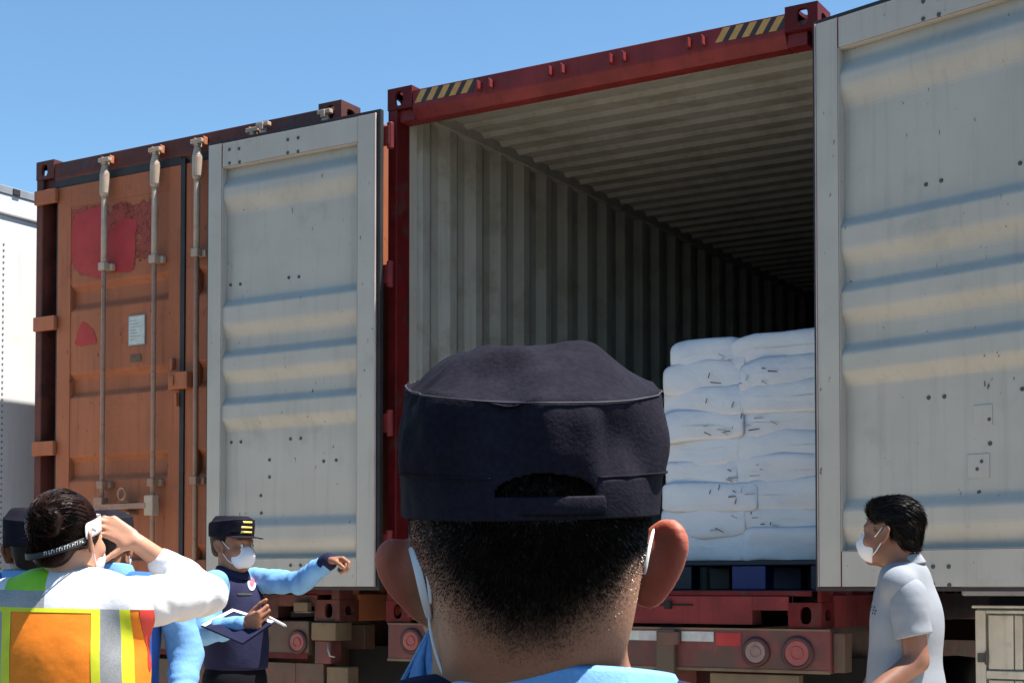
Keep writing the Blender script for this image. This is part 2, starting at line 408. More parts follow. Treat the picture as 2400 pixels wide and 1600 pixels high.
def make_container(x0, nm, label, mp, mfr, keepers, hazard, doors_closed):
    t = empty(nm, (x0, 0, Z0)); tag(t, label, "shipping container", "shipping containers parked side by side")
    W, H = CW, CH
    # corner castings, rear and front
    for sx, px in ((1, 0), (-1, W)):
        for sy, py in ((1, 0), (-1, CL)):
            make_casting(t, mfr, sx, sy, 1, (px, py, H - .118))
            make_casting(t, mfr, sx, sy, -1, (px, py, .118))
    for sx, px in ((1, .002), (-1, W - .002)):
        p = MB()
        xs = lambda x: px + sx * x
        pwid = .058 if (sx == 1 or doors_closed) else .020
        p.prism([(0, .002), (pwid - .002, .002), (pwid, .01), (pwid, .128), (.0, .128)], lambda u, v, q: (xs(u), v, q), (.1185, H - .1185))
        p.build("corner_post", mfr, t, bevel=.005)
        p = MB(); p.box(*sorted((xs(0), xs(.06))), CL - .1, CL - .002, .1185, H - .1185); p.build("corner_post", mfr, t, bevel=.005)
        b = MB(); b.box(*sorted((xs(.0), xs(.05))), .179, CL - .179, .0, .15); b.build("bottom_rail", mp, t, bevel=.004)
        b = MB(); b.box(*sorted((xs(.004), xs(.064))), .179, CL - .179, H - .085, H - .025); b.build("top_rail", [mp], t, bevel=.004)
        b = MB(); b.box(*sorted((xs(.0135), xs(.067))), .179, CL - .179, H - .089, H - .0855); b.box(*sorted((xs(.0642), xs(.067))), .179, CL - .179, H - .0852, H - .0287); b.build("rail_liner", mt['wallcream'], t)
        # corrugated side wall: outer paint outside, cream inside
        ln = corr(CL - .26, .278, .036)
        wl = MB()
        wl.strip([(u, .010 + v) for u, v in ln], [(u, .0125 + v) for u, v in ln], lambda u, v, q: (xs(v), .128 + u, q), (.15, H - .085), 0, 1)
        wl.build("side_wall", [mp, mt['wallcream']], t)
        f = MB(); f.box(*sorted((xs(.0495), xs(.0515))), .13, .205, .15, H - .09); f.build("door_jamb_strip", mt['cream'], t)
    hd = MB(); prof = [(.006, H - .028), (.006, 2.768), (.045, 2.714), (.125, 2.714), (.125, H - .028)]
    hd.prism(prof, lambda u, v, q: (q, u, v), (.1605, W - .1605))
    hd.box(.1605 - .1, .1605 - .0005, .03, .125, 2.714, H - .1185); hd.box(W - .1605 + .0005, W - .0605, .03, .125, 2.714, H - .1185)
    hdr = hd.build("header", mp if not doors_closed else mfr, t, bevel=.004)
    for kx in keepers:
        for s_ in (-1, 1):
            k = MB(); k.prism([(-.006, -.022), (.010, -.026), (.006, .02), (-.004, .026)], lambda u, v, q: (kx + s_ * .036 + u * s_, q, 2.814 + v), (-.03, .0055))
            k.build("cam_keeper", mp, hdr, bevel=.003)
    for hx0, hx1 in ((.175, .545), (1.925, 2.265)):
        h = MB(); z0, z1 = 2.795, 2.860; nst = 5; stp = (hx1 - hx0) / nst; sl = .042
        for i in range(nst):
            a = hx0 + i * stp
            h.add([(a, .0035, z0), (a + stp*.55, .0035, z0), (a + stp*.55 + sl, .0035, z1), (a + sl, .0035, z1)], [(0,1,2,3)], 0)
            if i < nst - 1 or True: h.add([(a + stp*.55, .0035, z0), (a + stp, .0035, z0), (a + stp + sl, .0035, z1), (a + stp*.55 + sl, .0035, z1)], [(0,1,2,3)], 1)
        h.build("hazard_stripe", [mt['yellow'] if hazard else mfr, mt['hazblack']], hdr)
    s = MB()
    s.box(.1605, 2.10 if hazard else 2.0, .004, .12, .014, .147); s.box(2.30 if hazard else 2.26, W - .1605, .004, .12, .0, .147)
    s.box(2.10 if hazard else 2.0, 2.30 if hazard else 2.26, .004, .12, .082, .147)
    s.box(.05, W - .05, .012, .16, .1475, .172, 1)
    s.box(.14, .16, -.002, .003, .03, .14)
    s.build("sill", [mp if hazard else mfr, mt['darkred']], t, bevel=.004)
    if hazard:
        v = MB(); v.box(1.55, 1.80, -.004, .0035, .10, .108); v.box(1.66, 1.69, -.03, .0035, .085, .125); v.build("seal_lug", mt['black'], t, bevel=.003)
    fl = MB(); fl.box(.05, W - .05, .161, CL - .1, .12, .150); fl.build("floor", mt['wood'], t)
    ln = []; u = .128; 
    while u < CL - .25:
        ln += [(u, 0), (u + .125, 0), (u + .150, 1), (u + .175, 1)]; u += .2
    ln.append((u, 0))
    rf = MB(); rf.strip([(a, H - .026 - .022 * b) for a, b in ln], [(a, H - .0285 - .022 * b) for a, b in ln], lambda u, v, q: (q, u, v), (.066, W - .066), 0, 1)
    rf.box(.066, W - .066, .1255, .1275, H - .06, H - .028, 1)
    rf.build("roof", [mp, mt['wallcream']], t)
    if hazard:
        lc = MB(); lc.box(.052, W - .052, 6.4, 6.42, .152, H - .05); lc.build("depth_blackout", mt['black'], t)  # added black sheet standing in for the unlit depth, also soaks up bounce
    fw_ = MB(); fw_.box(.06, W - .06, CL - .06, CL - .03, .118, H - .02); fw_.build("front_wall", mp, t)
    return t

rc = make_container(0.0, "shipping_container", "dark red container with both rear doors swung open and white sacks inside", mt['red'], mt['darkred'],
                    (.63, 1.06, 1.407, 1.831), True, False)
LDH, RDH = Vector((.055, -.13, 0)), Vector((2.514, -.142, 0))
ld = make_door(rc, 1, 1.175, LDH, -math.pi, mt['red'], BUMPS_R, (.42, .86), "left door folded right back, cream inside")
rd = make_door(rc, -1, 1.175, RDH, R(164.5), mt['red'], BUMPS_R, (.42, .86), "right door folded back, cream inside")
def bolts(door, pts, mx):
    Mi = Matrix.Translation(Vector((0, 0, Z0)) + door.location) @ Matrix.Rotation(door.rotation_euler.z, 4, 'Z')
    Mi2 = Mi.inverted(); src = None
    o_ = Mi2 @ Vector((CX, CY, CZ))
    for px, py in pts:
        d_ = (Mi2.to_3x3() @ (view_to_world(view_pt(px, py, 1.0)) - Vector((CX, CY, CZ))))
        for yy in (DT - .004, .049, .013):
            P = o_ + d_ * ((yy - o_.y) / d_.y)
            if yy > .055 and (P.z > DZ1 - .138 or P.z < DZ0 + .155): break
            if .04 < yy < .05 and any(c < P.z < b for a, b, c, e in BUMPS_R): break
        if src is None:
            k = MB(); k.cyl((0, -.001, 0), (0, .004, 0), .0105, .0085, 8); src = k.build("bolt", mt['bolt'], door, loc=P)
        else: dup(src, door, loc=P)
bolts(ld, [(450 + .6378 * a, 250 + .6378 * b) for a, b in ((138,158),(173,155),(138,208),(175,204),(352,122),(390,115),(352,170),(390,165),(142,655),(178,652),(356,628),(393,625),(145,1233),(180,1231),(362,1220),(400,1218),(285,1297),(285,1360),(253,1428),(255,1492),(530,1298),(484,1302),(362,1684),(399,1684))], 1)
bolts(rd, [(1850 + .5102 * a, .5102 * b) for a, b in ((615,8),(685,-8),(615,88),(687,68),(628,848),(698,830),(1060,750))] +
          [(1850 + .5102 * a, 800 + .5102 * b) for a, b in ((640,258),(712,253),(1070,218),(920,357),(922,468),(865,585),(885,550),(872,692),(660,1033),(732,1033),(660,1115),(735,1118))], -1)
for (px, py, sz) in ((2304, 972, .042), (2294, 1092, .05)):      # faint square backing plates on the right door
    Mi = (Matrix.Translation(Vector((0, 0, Z0)) + rd.location) @ Matrix.Rotation(rd.rotation_euler.z, 4, 'Z')).inverted()
    o_ = Mi @ Vector((CX, CY, CZ)); d_ = Mi.to_3x3() @ (view_to_world(view_pt(px, py, 1.0)) - Vector((CX, CY, CZ)))
    P = o_ + d_ * ((.013 - o_.y) / d_.y)
    k = MB(); k.box(P.x - sz, P.x + sz, .0132, .0165, P.z - sz, P.z + sz); k.build("backing_plate", mt['cream'], rd, bevel=.002)

OX = -.316 - CW
oc = make_container(OX, "shipping_container", "faded orange container with its left rear door shut and lock rods showing", mt['orange'], mt['orangedark'],
                    (.646, 1.067, 1.41, 1.83), False, True)
old = make_door(oc, 1, 1.05, Vector((.185, .012, 0)), 0, mt['orange'], BUMPS_O, (.646 - .185, 1.067 - .185), "shut left door with red touch up patches", closed=True)
ord_ = make_door(oc, -1, .98, Vector((2.253, .012, 0)), 0, mt['orange'], BUMPS_O, (2.253 - 1.83, 2.253 - 1.405), "shut right door mostly covered by the open red door", handle=False, closed=True)
# long hinge straps reaching over the post, middle hasp, patches, placard
for z in (0.30, 1.061, 1.853, 2.66):
    h = MB(); h.box(-.180, .012, -.034, -.003, z - .045, z + .045); h.build("hinge_strap", mt['orange'], old, bevel=.006)
h = MB(); h.box(1.0, 1.15, -.05, -.002, 1.36, 1.46); h.box(1.015, 1.05, -.06, -.05, 1.38, 1.44); h.box(.99, 1.015, -.03, -.002, 1.48, 1.55); h.box(1.03, 1.05, -.03, -.002, 1.26, 1.34); h.build("hasp", mt['orange'], old, bevel=.006)
s = MB(); s.box(1.052, 1.085, -.006, .03, DZ0, DZ1 + .03); s.box(-.03, 1.05, .0, .03, DZ1 + .002, DZ1 + .055); s.build("door_seal", mt['gasket'], old)
s = MB(); s.box(-.95, .0, .0, .03, DZ1 + .002, DZ1 + .055); s.build("door_seal", mt['gasket'], ord_)
def blotch(cx, cz, rx, rz_, seed, mat, y, shape=None, lbl=None):
    rg = random.Random(seed); m_ = MB(); n = 40; vs = [(cx, y, cz)]
    ph = [rg.uniform(0, 6.28) for _ in range(5)]
    for k in range(n):
        a = 2 * math.pi * k / n
        rr = 1 + .10 * math.sin(2*a + ph[0]) + .08 * math.sin(3*a + ph[1]) + .05 * math.sin(7*a + ph[2]) + .03 * math.sin(13*a + ph[3])
        c, s_ = math.cos(a), math.sin(a); e = 2/3.2
        ux, uz = math.copysign(abs(c)**e, c), math.copysign(abs(s_)**e, s_)
        if shape: ux *= (1 - uz * .45) if shape == 'tri' else 1
        vs.append((cx + rx * ux * rr, y, cz + rz_ * uz * rr))
    m_.add(vs, [(0, k, k % n + 1) for k in range(1, n + 1)])
    return m_.build("paint_patch", mat, old, fixn=False)
blotch(.36, 2.36, .27, .23, 4, mt['patchdark'], .0078)
blotch(.66, 2.36, .17, .21, 8, mt['patchdark'], .0072)
blotch(.28, 2.33, .17, .20, 5, mt['patchred'], .0062)
blotch(.56, 2.28, .13, .15, 6, mt['patchred'], .0058)
blotch(.245, 1.76, .075, .075, 9, mt['patchred'], .0062, 'tri')
pl = MB(); pl.box(.622, .762, .002, .008, 1.655, 1.84); pl.box(.628, .756, .0005, .0018, 1.662, 1.832, 1); 
for k_ in range(7): pl.box(.638, .638 + .04 + .06*((k_*37) % 10)/10, -.0002, .0004, 1.69 + k_*.019, 1.695 + k_*.019, 2)
pl.build("placard", [mt['greyrail'], mt['placard'], mt['steel']], old)
pl = MB(); pl.box(.64, .725, .004, .008, 1.555, 1.60); pl.build("sticker", mt['sticker'], old)

# ================================================================== TRAILERS
def wheel_pair(parent, x, y, src=[]):
    if not src:
        pts = [(.30, -.11), (.44, -.135), (.495, -.115), (.505, 0), (.495, .115), (.44, .135), (.30, .11)]
        t_ = MB(); n = 40
        vs = [(pp[1], pp[0]*math.cos(2*math.pi*k/n), pp[0]*math.sin(2*math.pi*k/n)) for k in range(n) for pp in pts]; m_ = len(pts)
        t_.add(vs, [(k*m_+i, k*m_+i+1, ((k+1) % n)*m_+i+1, ((k+1) % n)*m_+i) for k in range(n) for i in range(m_-1)])
        w = t_.build("wheel", mt['tyre'], parent, loc=(x, y, .505), smooth=True)
        r_ = MB(); r_.cyl((-.09, 0, 0), (.09, 0, 0), .30, n=28); r_.cyl((-.12, 0, 0), (.12, 0, 0), .12, n=20)
        r_.build("rim", mt['rim'], w, bevel=.01); src.append(w); return w
    c = dup(src[0], parent, loc=(x, y, .505)); return c
def make_trailer(x0, label, mc, left):
    t = empty("trailer_chassis", (x0, 0, 0)); tag(t, label, "trailer", "trailers under the containers")
    top = Z0 - .004
    for xx in (.75, 1.69):
        b = MB(); b.box(xx - .06, xx + .06, .15, CL - .3, top - .42, top - .02); b.build("main_beam", mc, t, bevel=.004)
    for y in (.3, 3.5, 7, 10.5):
        b = MB(); b.box(.05, CW - .05, y, y + .1, top - .16, top - .0205); b.build("cross_member", mc, t, bevel=.004)
    for y in (1.6, 2.95):
        a = MB(); a.cyl((.1, y, .505), (CW - .1, y, .505), .07, n=16); a.build("axle", mt['rim'], t)
        for xx in (.16, .46, CW - .46, CW - .16): wheel_pair(t, xx, y)
    for xx in (.02, CW - .60):
        f = MB(); f.box(xx, xx + .58, .92, .93, .22, top - .17); f.build("mudflap", mt['flap'], t)
    f = MB(); f.box(.62, CW - .62, 1.0, 1.02, .30, top - .18); f.build("spray_guard", mt['flap'], t)
    for xx in (.8, 1.64):
        f = MB(); f.box(xx - .05, xx + .05, 9.6, 9.7, .02, top - .4); f.box(xx - .12, xx + .12, 9.53, 9.77, 0, .03); f.build("landing_leg", mc, t, bevel=.004)
    return t
tr = make_trailer(0, "weathered red trailer with round tail lights under the dark red container", mt['chassis'], False)
zb = Z0
b = MB(); b.box(.02, 2.482, -.012, .10, zb - .205, zb - .004)
bp = b.build("bumper", mt['chassis'], tr, bevel=.006)
b = MB(); b.box(.02, 2.482, -.016, -.0125, zb - .012, zb - .003); b.box(.02, 2.482, -.017, -.0125, zb - .206, zb - .192); b.build("bumper_edge", mt['tan'], tr)
def tail_light(parent, x, z, r, m):
    l_ = MB()
    l_.cyl((x, -.026, z), (x, -.0125, z), r*.86, r*.92, 28)
    pr = [(x + r*.45*math.cos(a), -.028, z + r*.45*math.sin(a)) for a in np.linspace(0, 2*math.pi, 20)[:-1]]
    l_.tube(pr, .004, 6, closed=True)
    o = l_.build("tail_light", m, parent, bevel=.002)
    q = MB(); q.tube([(x + r*math.cos(a), -.018, z + r*math.sin(a)) for a in np.linspace(0, 2*math.pi, 33)[:-1]], .0125, 8, closed=True)
    q.build("light_ring", mt['lampring'], o, smooth=True)
tail_light(tr, 2.125, zb - .112, .058, mt['lampclear']); tail_light(tr, 2.328, zb - .113, .066, mt['lampred']); tail_light(tr, .176, zb - .098, .058, mt['lampred'])
for x0, x1 in ((1.746, 1.912), (1.45, 1.618)):
    r_ = MB(); r_.box(x0, x1, -.0152, -.0125, zb - .068, zb - .021); r_.box(x0 + .002, x0 + (x1-x0)*.42, -.0162, -.0153, zb - .066, zb - .023, 1); r_.build("reflective_strip", [mt['reflector'], mt['placard']], tr)
r_ = MB(); r_.box(1.925, 2.05, -.0150, -.0125, zb - .085, zb - .025); r_.build("reflective_strip", mt['patchred'], tr)
p = MB(); p.box(1.628, 1.722, -.05, -.0175, zb - .60, zb - .012); p.box(1.635, 1.745, -.055, -.0175, zb - .085, zb - .022); p.build("guard_post", mt['chassisbrown'], tr, bevel=.006)
p = MB(); p.box(1.885, 2.325, .0, .07, zb - .42, zb - .215); p.build("guard_plate", mt['tan'], tr, bevel=.005)
p = MB(); p.box(2.483, 2.54, .02, .12, zb - .2, zb - .02); p.build("end_bracket", mt['chassisbrown'], tr, bevel=.005)

to = make_trailer(OX, "dusty brown trailer with round tail lights under the faded orange container", mt['chassisbrown'], True)
lx = lambda px, py, y=0: plane_pt(px, py, y).x - OX
b = MB(); b.box(.02, lx(726, 1500), -.012, .10, zb - .19, zb + .0); b.build("bumper", mt['chassisbrown'], to, bevel=.006)
b = MB(); b.box(.02, lx(726, 1500), -.018, -.0125, zb - .21, zb - .18); b.build("bumper_edge", mt['darkred'], to)
tail_light(to, lx(702, 1505), zb - .118, .056, mt['lampred']); tail_light(to, lx(612, 1502), zb - .112, .052, mt['lampclear'])
b = MB(); b.box(.1, lx(758, 1560), .0, .10, zb - .42, zb - .235); b.box(lx(688,1590), lx(690,1590) + .01, -.004, .001, zb - .42, zb - .236); b.build("lower_beam", mt['chassisbrown'], to, bevel=.006)
b = MB(); b.box(lx(737, 1485), lx(794, 1485), -.03, .12, zb - .105, zb - .006); b.build("twist_lock_bracket", mt['tan'], to, bevel=.006)
b = MB(); b.box(lx(737, 1485), lx(775, 1485), .0, .10, zb - .235, zb - .107); b.build("gusset", mt['chassis'], to, bevel=.006)
b = MB(); b.box(lx(765, 1590), lx(815, 1590), .0, .10, zb - .42, zb - .25); b.build("guard_plate", mt['tan'], to, bevel=.006)
b = MB(); b.tube([Vector((lx(775, 1518), -.02, zb - .115)), Vector((lx(776, 1530), -.025, zb - .16)), Vector((lx(779, 1545), -.02, zb - .19)), Vector((lx(788, 1548), -.01, zb - .195))], .006, 6); b.build("chain", mt['steel'], to, smooth=True)
b = MB(); b.box(lx(697, 1410), lx(730, 1410), -.035, .003, zb + .055, zb + .105); b.box(lx(697, 1412), lx(735, 1412), -.03, .003, zb + .045, zb + .055); b.build("locking_tab", mt['tan'], to, bevel=.004)

# ================================================================== WHITE BOX TRAILER, far left
wt = empty("box_trailer", (-3.27, 0, 0)); tag(wt, "white box trailer side just visible behind the orange container's edge", "trailer")
zt = Z0 + 2.86
m = MB(); m.box(-2.5, 0, -.9, 12.5, 1.1, zt - .06); m.build("wall_panel", mt['white'], wt)
m = MB(); m.box(-2.51, .018, -.92, 12.52, zt - .055, zt, 0)
for k in range(60): m.box(.018, .026, -.86 + k*.22, -.80 + k*.22, zt - .05, zt - .006, 1)
m.build("top_rail", [mt['greyrail'], mt['gasket']], wt, bevel=.004)
m = MB(); m.box(.0005, .012, -.9, 12.5, zt - .18, zt - .058, 0); m.box(.0005, .014, -.9, 12.5, zt - .192, zt - .181, 1); m.build("side_band", [mt['white'], mt['greyrail']], wt)
for y in (-.35, .185, .85, 1.6):
    m = MB()
    for k in range(64): m.cyl((.0, y, 1.2 + k*.04), (.004, y, 1.2 + k*.04), .009, .006, 8)
    m.build("rivet_strip", mt['greyrail'], wt)
m = MB(); m.box(-2.4, -.06, -.85, 12.4, .85, 1.098); m.build("underframe", mt['flap'], wt)
for y in (1.6, 2.95):
    for xx in (-2.3, -2.0, -.5, -.2): wheel_pair(wt, xx, y)

# ================================================================== CREAM CABINET, bottom right
c0 = plane_pt(2285, 1418, .25); cb = empty("storage_cabinet", (c0.x, .25, 0)); tag(cb, "weathered cream metal cabinet with rusty edges below the open right door", "cabinet")
ct = c0.z
m = MB(); m.box(0, 1.25, .03, .62, .0, ct - .012); m.build("body", mt['cabinet'], cb, bevel=.006)
m = MB(); m.box(-.012, 1.26, -.012, .64, ct - .0115, ct); m.build("top", mt['cabinet'], cb, bevel=.003)
m = MB(); m.box(.0, .045, .0, .0295, .0, ct - .02); m.box(.0455, 1.25, .0, .0295, ct - .035, ct - .02); m.box(.0455, 1.25, .0, .0295, ct - .325, ct - .29); m.build("frame", mt['cabinet'], cb, bevel=.004)
for z0_, z1_ in ((ct - .283, ct - .042), (ct - .76, ct - .332)):
    m = MB(); m.box(.056, .165, .006, .0285, z0_, z1_); m.box(.169, .205, .01, .0285, z0_, z1_); m.box(.209, .245, .006, .0285, z0_, z1_); m.box(.249, .62, .004, .0285, z0_, z1_)
    dr = m.build("cabinet_door", mt['cabinet'], cb, bevel=.004)
    k = MB(); k.box(.01, .05, -.006, -.0005, z0_ + .03, z0_ + .07); k.cyl((.05, -.008, z0_ + .02), (.05, -.008, z0_ + .08), .007, n=8); k.build("cabinet_hinge", mt['bolt'], dr, bevel=.002)
    if z1_ > ct - .1:
        k = MB(); k.box(.235, .31, -.014, .0035, z1_ - .15, z1_ - .125); k.box(.235, .27, -.01, .0035, z1_ - .23, z1_ - .155); k.box(.285, .36, -.008, .0035, z1_ - .23, z1_ - .13); k.build("latch", mt['cabinet'], dr, bevel=.003)
m = MB(); m.box(.262, .33, -.006, .0035, ct - .125, ct - .066); m.build("reflector", mt['lampred'], cb, bevel=.002)

# ================================================================== GREY BOX TRAILER behind the open right door
nt = empty("box_trailer", (3.0, .27, 0)); tag(nt, "grey box trailer hidden behind the open right door, above the cream cabinet", "trailer")
m = MB(); m.box(0, 2.5, 0, 12.5, 1.40, 4.12); m.build("wall_panel", mt['greyrail'], nt, bevel=.01)
m = MB(); m.box(.1, 2.4, .1, 12.4, 1.0, 1.398); m.build("underframe", mt['flap'], nt)
m = MB(); m.box(.02, .62, .95, .96, .2, 1.0); m.build("mudflap", mt['flap'], nt)
for y in (1.6, 2.95):
    for xx in (.16, .46, 2.04, 2.34): wheel_pair(nt, xx, y)

# ================================================================== PALLET AND SACKS
YP = .42
xl = plane_pt(1560, 1000, YP).x; zbt = plane_pt(1700, 1311, YP).z; ztp = plane_pt(1700, 800, YP).z
FZ = Z0 + .1505
pal = empty("pallet", (xl, YP, FZ)); tag(pal, "dark blue plastic pallet under the stack of white sacks", "pallet")
ph = zbt - FZ; pw = 2.375 - xl
m = MB(); m.box(.0, pw, .0, 1.1, ph - .03, ph - .002); m.build("deck", mt['pallet'], pal, bevel=.005)
for a, b_ in ((.02, .14), (.36, .54), (pw - .14, pw - .02)):
    for y in (.0, .5, .98):
        m = MB(); m.box(a, b_, y + .004, y + .12, .025, ph - .031); m.build("block", mt['palletblue'] if .3 < a < .5 else mt['pallet'], pal, bevel=.006)
m = MB(); m.box(.0, pw, .0, 1.1, .001, .0245); m.build("base_deck", mt['pallet'], pal, bevel=.005)
m = MB(); m.box(.03, pw - .01, .03, 1.05, ph - .002, ph + .0); m.build("slip_sheet", mt['pallet'], pal)

from mathutils import noise as mn
def sack_mesh(w, dpt, h, seed, ink, drop=0.0):
    rg = random.Random(seed); nu, nv = 44, 18
    vs, fs = [], []; off = Vector((seed * 3.7, seed * 1.3, seed * .7))
    # lathe-like superellipse around the long (Y) axis
    half = [(.02, 1.0), (.35, .998), (.62, .992), (.80, .982), (.90, .968), (.965, .945), (1.0, .90), (1.0, .70), (1.0, .35)]
    prof = [(e_, -y_) for e_, y_ in half] + [(1.0, 0.0)] + [(e_, y_) for e_, y_ in reversed(half)]
    nv = len(prof) - 1
    for j in range(nv + 1):
        e, t = prof[j]; y = t * dpt / 2
        for k in range(nu):
            a = 2 * math.pi * k / nu; c, s_ = math.cos(a), math.sin(a)
            px = math.copysign(abs(c) ** .30, c) * w / 2 * (.86 + .14 * e); pz = math.copysign(abs(s_) ** .27, s_) * h / 2 * e
            p = Vector((px, y, pz))
            n = mn.noise(p * 6 + off) * .016 + mn.noise(p * 16 + off) * .006
            p.z += n * (.4 + .6 * abs(s_)) + drop * (abs(px) / (w / 2)) ** 3; p.y += mn.noise(p * 5 - off) * .026; p.x += mn.noise(p * 6 + off * 2) * .010
            vs.append(p)
    for j in range(nv):
        for k in range(nu): fs.append((j*nu+k, j*nu+(k+1) % nu, (j+1)*nu+(k+1) % nu, (j+1)*nu+k))
    fs += [tuple(range(nu)), tuple(range(nv*nu, (nv+1)*nu))[::-1]]
    return vs, fs
ORD = ["bottom", "second from the bottom", "third from the bottom", "fourth from the bottom", "fifth from the bottom", "fourth from the top", "third from the top", "second from the top", "topmost"]
NL = 9; lh = (ztp - zbt) / NL
w1 = plane_pt(1738, 1000, YP).x - xl; w2 = 2.372 - xl - w1
for ci, (cx_, w_, nm_) in enumerate(((xl + w1/2 + .008, w1 + .06, "left"), (xl + w1 + w2/2 - .004, w2 + .06, "right"))):
    for li in range(NL):
        sd = ci * 20 + li + 1; rg = random.Random(sd)
        jg = random.Random(300 + li).uniform(-.06, .06)
        ww = w_ * (1.0 if li < NL - 1 else .95) + (jg if ci == 0 else -jg) + rg.uniform(-.008, .008); dd = .55
        hh = lh * 1.36 + rg.uniform(-.005, .010)
        vs, fs = sack_mesh(ww, dd, hh, sd, None, -.02 if li >= NL - 2 else -.004)
        m = MB(); m.add(vs, fs)
        if rg.random() < (.75 if ci == 0 else .6):     # printing and film creases on the end that shows
            for q in range(rg.randint(3, 7)):
                ux = (ww * (.02 + rg.random() * .42) if ci == 0 else -ww * (.12 + rg.random() * .36)); uz = rg.uniform(-.30, .2) * hh
                ln_ = rg.uniform(.015, .06); an = rg.choice((0.05, -.1, -.45, .1, 1.35)); ln_ = min(ln_, .03) if abs(an) > .6 else ln_
                x0_, z0_ = ux, uz; x1_, z1_ = ux + ln_ * math.cos(an), uz + ln_ * math.sin(an)
                yy = -dd / 2 - .002
                nx_, nz_ = -math.sin(an) * .0032, math.cos(an) * .0032
                m.add([(x0_-nx_, yy-.013, z0_-nz_), (x1_-nx_, yy-.013, z1_-nz_), (x1_+nx_*.3, yy-.013, z1_+nz_*.3), (x0_+nx_, yy-.013, z0_+nz_)], [(0,1,2,3)], 1 if rg.random() < .5 else 2)
        s_ = m.build("sack", [mt['sack'], mt['sackink'], mt['crease']], None, smooth=True, loc=(cx_ + jg/2 + rg.uniform(-.008, .008) + (.03 if (ci == 0 and li == NL-1) else 0), YP + .275 + rg.uniform(-.014, .014), zbt + lh * (li + .5) + .012))
        s_.rotation_euler = (0, rg.uniform(-.02, .02), rg.uniform(-.03, .03))
        tag(s_, f"white sack {ORD[li]} of the {nm_} column in the container", "sack", "white sacks stacked on the pallet")
# ================================================================== PEOPLE: signed distance fields turned into one continuous surface
def _lat(seed):
    return np.random.RandomState(seed).rand(32, 32, 32).astype(np.float32) * 2 - 1
_LAT = _lat(3)
def vnoise(x, y, z):
    """value noise -1..1 on arrays."""
    x, y, z = np.broadcast_arrays(x, y, z)
    xi, yi, zi = np.floor(x).astype(int), np.floor(y).astype(int), np.floor(z).astype(int)
    fx, fy, fz = x - xi, y - yi, z - zi
    fx, fy, fz = fx*fx*(3-2*fx), fy*fy*(3-2*fy), fz*fz*(3-2*fz)
    L = lambda a, b, c: _LAT[(xi+a) & 31, (yi+b) & 31, (zi+c) & 31]
    a = L(0,0,0)*(1-fx)+L(1,0,0)*fx; b = L(0,1,0)*(1-fx)+L(1,1,0)*fx
    c = L(0,0,1)*(1-fx)+L(1,0,1)*fx; d = L(0,1,1)*(1-fx)+L(1,1,1)*fx
    return (a*(1-fy)+b*fy)*(1-fz)+(c*(1-fy)+d*fy)*fz
V = lambda *a: np.array(a, float)
I3 = np.eye(3)
def rotz(a): c, s = math.cos(a), math.sin(a); return np.array([[c,-s,0],[s,c,0],[0,0,1]])
def rotx(a): c, s = math.cos(a), math.sin(a); return np.array([[1,0,0],[0,c,-s],[0,s,c]])
def roty(a): c, s = math.cos(a), math.sin(a); return np.array([[c,0,s],[0,1,0],[-s,0,c]])
def cap(a, b, ra, rb=None, k=.012, op='u', wr=None): return dict(t='c', a=np.asarray(a, float), b=np.asarray(b, float), ra=ra, rb=ra if rb is None else rb, k=k, op=op, wr=wr)
def ell(c, r, Rm=None, k=.012, op='u', wr=None, p=2.0): return dict(t='e', c=np.asarray(c, float), r=np.asarray(r, float), R=I3 if Rm is None else Rm, k=k, op=op, wr=wr, p=p)
def halfspace(c, n, k=.004, op='s'): return dict(t='h', c=np.asarray(c, float), n=np.asarray(n, float)/np.linalg.norm(n), k=k, op=op)
def tf(prims, Rm, t):
    """move primitives given in a local frame."""
    out = []
    for p in prims:
        q = dict(p)
        if p['t'] == 'c': q['a'] = Rm @ p['a'] + t; q['b'] = Rm @ p['b'] + t
        elif p['t'] == 'e': q['c'] = Rm @ p['c'] + t; q['R'] = Rm @ p['R']
        else: q['c'] = Rm @ p['c'] + t; q['n'] = Rm @ p['n']
        out.append(q)
    return out
def infl(prims, e, k=None):
    out = []
    for p in prims:
        q = dict(p)
        if p['t'] == 'c': q['ra'] = p['ra'] + e; q['rb'] = p['rb'] + e
        elif p['t'] == 'e': q['r'] = p['r'] + e
        if k: q['k'] = k
        out.append(q)
    return out
